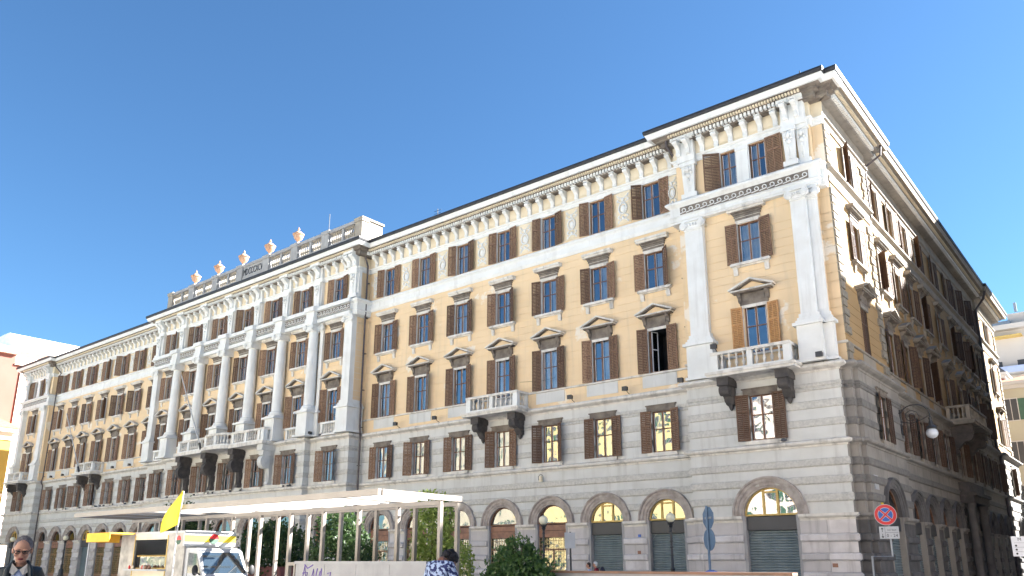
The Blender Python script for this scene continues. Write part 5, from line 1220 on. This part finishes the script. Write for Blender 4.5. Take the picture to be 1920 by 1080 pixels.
# cab
prof = [(0.02, .45), (1.45, .45), (1.52, .62), (1.46, 1.0), (1.22, 1.2), (.78, 1.94), (.66, 2.04), (0.02, 2.06)]
mb = MB(); mb.prism_y(prof, .06, Wd - .06); cab = tb_('cab', 'white')
mb = MB(); a, b = (1.20, 1.23), (.80, 1.91); y0, y1 = .16, Wd - .16
off = .012; mb.add([(a[0] + off, y0 - .05, a[1]), (a[0] + off, y1 + .05, a[1]), (b[0] + off, y1 - .03, b[1]), (b[0] + off, y0 + .03, b[1])], [(0, 1, 2, 3)]); M['windscreen'] = mat('dark_windscreen', (.02, .03, .04), None, .03); M['windscreen'].node_tree.nodes['Principled BSDF'].inputs['IOR'].default_value = 2.2; mb.obj('windscreen', 'windscreen', t)
for yy in (.052, Wd - .052):
    mb = MB(); s_ = -1 if yy < 1 else 1; mb.prism_y([(.25, 1.24), (1.05, 1.24), (.72, 1.86), (.25, 1.90)], yy - .006, yy + .006); mb.obj('side_window', 'windscreen', t)
    mb = MB(); ym_ = yy + s_ * .22; mb.ball((1.1, ym_, 1.34), .06, .11, .17, 10, 8); mb.tube([(1.05, yy, 1.2), (1.1, ym_, 1.3)], .025, 5); mb.obj('mirror', 'black', t, smooth=True)
    mb = MB(); mb.ball((1.40, yy + (-s_) * .22, .98), .10, .18, .12, 10, 8); mb.obj('headlight', 'wframe', t, smooth=True)
mb = MB(); mb.box(1.48, 1.54, .4, Wd - .4, .62, .85); mb.obj('grille', 'black', t)
for wx in (-3.6, .8):
    for wy in (.04, Wd - .26):
        mb = MB(); k = 0; mb.lathe([(.0, 0), (.30, 0), (.34, .04), (.34, .18), (.30, .22), (0, .22)], 18); mb.v = [(wx + x, wy + z, .34 + y) for x, y, z in mb.v]; q = mb.obj('wheel', 'black', t)
        mb = MB(); mb.lathe([(.0, -.01), (.2, -.01), (.2, .23), (0, .23)], 12); mb.v = [(wx + x, wy + z, .34 + y) for x, y, z in mb.v]; mb.obj('rim', 'signgrey', q)
mb = MB(); mb.box(1.50, 1.56, .2, Wd - .2, .48, .60); mb.obj('bumper', 'black', t)
mb = MB(); mb.box(1.555, 1.565, .62, 1.12, .49, .59); mb.obj('number_plate', 'whiterender', t)
mb = MB(); mb.tube([(1.24, .35, 1.24), (1.06, .75, 1.50)], .012, 4); mb.tube([(1.24, .95, 1.24), (1.08, 1.35, 1.48)], .012, 4); mb.obj('wiper', 'black', t)
for a_, b_ in (((.22, .5), (.22, 2.0)), ((1.12, .5), (1.12, 1.18))): mb = MB(); mb.box(a_[0] - .006, a_[0] + .006, .052, .058, a_[1], b_[1]); mb.obj('door_seam', 'black', t)
mb = MB(); mb.box(.30, .44, .045, .06, 1.08, 1.11); mb.obj('door_handle', 'black', t)
for x_ in (-3.45, -1.12): mb = MB(); mb.box(x_ - .02, x_ + .02, -.02, .0, .75, 2.5); mb.obj('hatch_post', 'yframe', t)
# awning valance at the rear
mb = MB(); mb.box(-5.3, -3.5, -.9, .3, Zt + .0, Zt + .05); mb.box(-5.3, -3.5, -.93, -.9, Zt - .27, Zt + .05); mb.box(-5.33, -5.3, -.9, .3, Zt - .27, Zt + .05); mb.obj('awning', 'orange', t); 
mb = MB(); mb.tube([(-5.2, -.85, 2.5), (-5.2, -.85, 0)], .03, 6); mb.obj('awning_pole', 'signgrey', t)
# flag
t = thing('yellow_flag', 'plain bright yellow flag on a thin pole beside the food truck', 'flag', (-9.25, -23.0, 0), R(30)); t.scale = (.8, .8, .965); mb = MB(); mb.tube([(0, 0, 0), (0, 0, 2.6), (.12, 0, 4.0)], .022, 6); mb.obj('pole', 'white', t)
mb = MB(); n = 12; vs_ = []
for i in range(n + 1):
    u = i / n
    for j in range(7):
        v = j / 6; xr = .12 - .10 * u; xl = .10 - .75 * math.sin(math.pi * min(1, u * .62 + .02)) * 1.0 if u < 1 else -.6
        x = xr + (xl - xr) * v; vs_.append((x - .12 * u * v, .07 * math.sin(v * 7 + u * 3) * v, 4.0 - 1.12 * u - .28 * v * u))
mb.add(vs_, [(i * 7 + j, i * 7 + j + 1, (i + 1) * 7 + j + 1, (i + 1) * 7 + j) for i in range(n) for j in range(6)]); q = mb.obj('cloth', 'yellow', t, smooth=True)
sol = q.modifiers.new('thick', 'SOLIDIFY'); sol.thickness = .006
# ------------------------------------------------------------------ people
def skin_mesh(name, verts, edges, radii, mats, parent, root=0, sub_=2):
    me = bpy.data.meshes.new(name); me.from_pydata(verts, edges, []); o = link(name, me, parent)
    o.modifiers.new('skin', 'SKIN'); sk = me.skin_vertices[0].data
    for i, r_ in enumerate(radii): sk[i].radius = r_ if isinstance(r_, tuple) else (r_, r_)
    sk[root].use_root = True
    sb_ = o.modifiers.new('sub', 'SUBSURF'); sb_.levels = sub_; sb_.render_levels = sub_
    dg = bpy.context.evaluated_depsgraph_get(); dg.update(); m2 = bpy.data.meshes.new_from_object(o.evaluated_get(dg))
    o.modifiers.clear(); o.data = m2
    m2.materials.clear()
    for m_ in mats: m2.materials.append(M[m_])
    m2.polygons.foreach_set('use_smooth', [True] * len(m2.polygons)); return o
def head(parent, c, s, skin, hair, tilt, glasses=False, hairstyle='short'):
    """c = centre of head, faces local -y, tilt = forward pitch"""
    Mx = Matrix.Translation(c) @ Matrix.Rotation(R(tilt), 4, 'X')
    mb = MB(); mb.X = Mx
    mb.ball((0, .01, .02), .078 * s, .098 * s, .105 * s, 20, 14); mb.ball((0, -.02 * s, -.045 * s), .062 * s, .075 * s, .078 * s, 16, 12); mb.ball((0, -.060 * s, -.095 * s), .034 * s, .026 * s, .024 * s, 10, 8)
    mb.tube([(0, -.090 * s, .015 * s), (0, -.112 * s, -.025 * s), (0, -.088 * s, -.040 * s)], [.010 * s, .017 * s, .012 * s], 8)
    for sg in (-1, 1):
        mb.ball((sg * .080 * s, .01, -.01 * s), .012 * s, .024 * s, .034 * s, 8, 6); mb.ball((sg * .032 * s, -.086 * s, .030 * s), .026 * s, .014 * s, .010 * s, 8, 6)
        mb.ball((sg * .042 * s, -.072 * s, -.022 * s), .022 * s, .018 * s, .022 * s, 8, 6)
    h = mb.obj('head', skin, parent, smooth=True)
    mb = MB(); mb.X = Mx; mb.ball((0, -.090 * s, -.062 * s), .026 * s, .009 * s, .007 * s, 8, 6); mb.obj('mouth', 'maroon' if skin == 'skin' else 'brown', h, smooth=True)
    mb = MB(); mb.X = Mx
    for sg in (-1, 1): mb.ball((sg * .031 * s, -.088 * s, .012 * s), .014 * s, .008 * s, .007 * s, 8, 6)
    mb.obj('eye', 'black', h, smooth=True)
    mb = MB(); mb.X = Mx; rr = random.Random(4)
    if hairstyle == 'short':
        mb.ball((0, .028, .038), .086 * s, .095 * s, .100 * s, 18, 12); mb.ball((0, .05, -.01), .080 * s, .065 * s, .085 * s, 14, 10)
        for _ in range(160):
            a = rr.uniform(0, 6.28); e = rr.uniform(.15, 1.4); d = Vector((math.cos(a) * math.cos(e) * .086 * s, .028 + math.sin(a) * math.cos(e) * .095 * s, .038 + math.sin(e) * .1 * s)); 
            if d.y < -.04 * s and d.z < .07 * s: continue
            mb.tube([d, d * 1.02 + Vector((rr.uniform(-.006, .006), -.004, .004))], [.006, .001], 3)
    else:
        for _ in range(46):
            a = rr.uniform(0, 6.28); e = rr.uniform(-.5, 1.5); d = Vector((math.cos(a) * math.cos(e) * .085 * s, .025 + math.sin(a) * math.cos(e) * .09 * s, .03 + math.sin(e) * .09 * s))
            if d.y < -.055 * s and d.z < .05 * s: continue
            mb.ball(tuple(d), .034 * s, .034 * s, .034 * s, 7, 5)
        mb.ball((0, .03, .03), .088 * s, .09 * s, .096 * s, 12, 9)
    mb.obj('hair', hair, h, smooth=True)
    if glasses:
        mb = MB(); mb.X = Mx
        for sg in (-1, 1):
            mb.tube([(sg * (.034 + .024 * math.cos(a)) * s, -.102 * s, (.012 + .017 * math.sin(a)) * s) for a in [k * math.pi / 5 for k in range(11)]], .0035 * s, 4)
            mb.tube([(sg * .058 * s, -.1 * s, .018 * s), (sg * .082 * s, 0, .012 * s)], .003 * s, 4)
        mb.tube([(-.012 * s, -.103 * s, .016 * s), (.012 * s, -.103 * s, .016 * s)], .003, 4); mb.obj('glasses', 'black', h)
def hand(parent, w, d, side_, skin, curl=.5):
    """hand at wrist w pointing along d"""
    w = Vector(w); d = Vector(d).normalized(); sidev = Vector((side_, 0, 0)); sidev = (sidev - d * sidev.dot(d)).normalized(); pn = d.cross(sidev) * side_
    mb = MB(); mb.tube([w - d * .02, w + d * .03, w + d * .07, w + d * .095], [.026, .034, .036, .030], 8)
    for k in range(4):
        f0 = w + d * .088 + pn * ((k - 1.5) * .019); ln = (.066, .076, .072, .056)[k]; q = [f0 - d * .02, f0 + d * ln * .45, f0 + d * ln * .8 - sidev * .018 * curl * 2, f0 + d * ln * .85 - sidev * .04 * curl * 1.6]
        mb.tube(q, [.011, .010, .009, .007], 6)
    th = w + d * .03 + pn * -.03; mb.tube([th, th + d * .03 - pn * .022, th + d * .06 - pn * .026 - sidev * .012], [.014, .012, .009], 6)
    mb.obj('hand', skin, parent, smooth=True)
def person(name, label, loc, rz, top, legs, skin, hair, pose, H=1.74, torso_fwd=0, head_tilt=0, glasses=False, hairstyle='short', group=None, drop=0):
    t = thing(name, label, 'person', loc, rz, group); k = H / 1.75
    def P(x, y, z): return (x * k, y * k, z * k)
    f = torso_fwd
    V = [P(0, 0, .98), P(0, -.01 * f, 1.12), P(0, -.04 * f, 1.28), P(0, -.08 * f, 1.42), P(0, -.11 * f - .0, 1.50), P(0, -.13 * f - .015, 1.57),
         P(.17, -.08 * f, 1.43), P(-.17, -.08 * f, 1.43)]
    Rd = [(.17, .12), (.165, .115), (.19, .125), (.17, .11), (.075, .07), (.055, .055), (.085, .085), (.085, .085)]
    E = [(0, 1), (1, 2), (2, 3), (3, 4), (4, 5), (3, 6), (3, 7)]
    for sg, base in ((1, 6), (-1, 7)):
        el, wr = pose[sg]; i = len(V); V += [P(sg * (abs(el[0]) * .45 + .11), (el[1] - .08 * f) * .5, (1.43 + el[2]) / 2), P(*el), P((el[0] + wr[0]) / 2, (el[1] + wr[1]) / 2, (el[2] + wr[2]) / 2), P(*wr)]; Rd += [.066, .056, .048, .036]
        E += [(base, i), (i, i + 1), (i + 1, i + 2), (i + 2, i + 3)]
        st = pose.get('step', .12) * sg; j = len(V); V += [P(sg * .10, 0, .90), P(sg * .11, -st * .5, .50), P(sg * .11, -st * .7 + .02, .28), P(sg * .11, -st + .05, .09)]; Rd += [.105, .075, .062, .048]
        E += [(0, j), (j, j + 1), (j + 1, j + 2), (j + 2, j + 3)]
        mb = MB(); mb.ball(P(sg * .11, -st - .04, .05), .05 * k, .135 * k, .05 * k, 12, 8); mb.obj('shoe', 'black', t, smooth=True)
    b = skin_mesh('body', V, E, [tuple(q * k for q in r_) if isinstance(r_, tuple) else r_ * k for r_ in Rd], [top, legs, skin], t)
    zt = 1.515 * k; zl = .95 * k
    for pl in b.data.polygons:
        c = pl.center; pl.material_index = 2 if (c.z > zt and abs(c.x) < .09) else (1 if c.z < zl and abs(c.x) < .21 else 0)
    for sg in (1, -1):
        el, wr = pose[sg]; d = Vector(wr) - Vector(el); hand(t, Vector(P(*wr)) + d.normalized() * .01, d, sg, skin)
    nk = Vector(P(0, -.13 * f - .015, 1.60)); hc = nk + Vector((0, -.02 - math.sin(R(head_tilt)) * .09 - drop * .6, .055 + .03 * math.cos(R(head_tilt)) - drop))
    mb = MB(); mb.tube([Vector(P(0, -.11 * f, 1.46)), hc + Vector((0, .02, -.05))], [.058, .052], 10); mb.obj('neck', skin, t, smooth=True)
    head(t, hc, 1.12 * k, skin, hair, head_tilt, glasses, hairstyle)
    return t, P
rest = {1: ((.27, .02, 1.14), (.29, -.06, .88)), -1: ((-.27, .03, 1.14), (-.28, -.02, .88)), 'step': .18}
rz = face_cam(5.6, -32.9)
t, P_ = person('person', 'grey-haired man with glasses in dark jacket and pale blue shirt looking down', (5.61, -32.9, 0), rz - R(4), 'leather', 'navy', 'skin', 'hair', rest, 1.80, 0, 20, True)
# open jacket: shirt front, lapels, collar
k = 1.80 / 1.75
mb = MB(); n = 10; vs_ = []
for j in range(8):
    zz = (1.47 - .55 * j / 7) * k; hw = (.055 + .09 * min(1, j / 5)) * k
    for i in range(n + 1):
        u = -1 + 2 * i / n; x = u * hw; y = -(.128 + .02 * math.sin(j / 7 * 3)) * k + .07 * u * u * hw / .15 - (.0 if j else -.03); vs_.append((x, y, zz))
mb.add(vs_, [(j * (n + 1) + i, j * (n + 1) + i + 1, (j + 1) * (n + 1) + i + 1, (j + 1) * (n + 1) + i) for j in range(7) for i in range(n)]); q = mb.obj('shirt_front', 'shirt', t, smooth=True); s_ = q.modifiers.new('s', 'SOLIDIFY'); s_.thickness = .012
for sg in (-1, 1):
    mb = MB(); mb.add([(sg * .008, -.125, 1.47 * k), (sg * .075, -.10, 1.535 * k), (sg * .085, -.05, 1.55 * k), (sg * .09, -.135, 1.44 * k), (sg * .05, -.155, 1.41 * k)], [(0, 1, 2, 3, 4)]); q = mb.obj('shirt_collar', 'whiterender', t); s_ = q.modifiers.new('s', 'SOLIDIFY'); s_.thickness = .006
    mb = MB(); mb.tube([(sg * .07, -.04, 1.56 * k), (sg * .115, -.12, 1.46 * k), (sg * .135, -.152, 1.3 * k), (sg * .165, -.15, 1.1 * k), (sg * .17, -.13, .95 * k)], [.018, .030, .022, .020, .018], 8); mb.obj('jacket_edge', 'leather', t, smooth=True)
mb = MB(); mb.tube([(.10, -.185, 1.36 * k), (.085, -.19, 1.32 * k)], .014, 8); mb.tube([(.085, -.19, 1.32 * k), (.08, -.192, 1.28 * k)], .018, 8); q = mb.obj('sunglasses', 'black'); q.matrix_world = t.matrix_world.copy() if 0 else Matrix.Translation(t.location) @ Matrix.Rotation(t.rotation_euler.z, 4, 'Z'); tag(q, 'dark sunglasses hanging from the open jacket of the grey-haired man', 'sunglasses')
# woman in floral shirt, seen from behind, head bent
M['floral'] = mat('blue_floral_cloth', (.42, .52, .72), (.015, .025, .12), .8, 18, detail=2)
cr = None
for nd in M['floral'].node_tree.nodes:
    if nd.type == 'MAP_RANGE': nd.inputs[1].default_value = .47; nd.inputs[2].default_value = .53
pose = {1: ((.27, -.1, 1.16), (.16, -.30, 1.08)), -1: ((-.27, -.1, 1.16), (-.14, -.30, 1.10)), 'step': .1}
person('person', 'person with short dark curly hair in blue floral shirt seen from behind', (7.22, -27.7, 0), face_cam(7.3, -27.6) + R(180 - 35), 'floral', 'navy', 'skin2', 'hair2', pose, 1.88, .9, 34, False, 'curly', drop=.17)
# two passers-by far off by the shop
person('person', 'white-haired passer-by in maroon top carrying a dark backpack by the roller shutter', (-4.86, -4.86, 0), R(-70), 'maroon', 'navy', 'skin', 'hairw', rest, 1.58, .3, 8)
person('person', 'dark-haired passer-by in light blue top beside the backpack wearer', (-5.15, -5.0, 0), R(-60), 'shirt', 'navy', 'skin', 'hair2', rest, 1.53, .2, 8)
mb = MB(); mb.ball((0, .26, 1.18), .17, .12, .26, 12, 9); mb.tube([(.1, .18, 1.38), (.12, -.02, 1.36), (.11, -.1, 1.2)], .018, 5); q = mb.obj('backpack', 'navy', None, smooth=True); q.location = (-4.86, -4.86, -.0); q.rotation_euler = (0, 0, R(-70)); tag(q, 'dark navy backpack on the back of the white-haired passer-by', 'backpack')
# stray: sagging cable between the wing balcony and the window to its right
mb = MB(); mb.tube([(-13.2, -.06, 12.15), (-11.6, -.06, 12.0), (-10.6, -.06, 12.05)], .012, 4); tag(mb.obj('cable', 'iron'), 'thin black cable across the yellow wall right of the wing balcony door', 'cable')
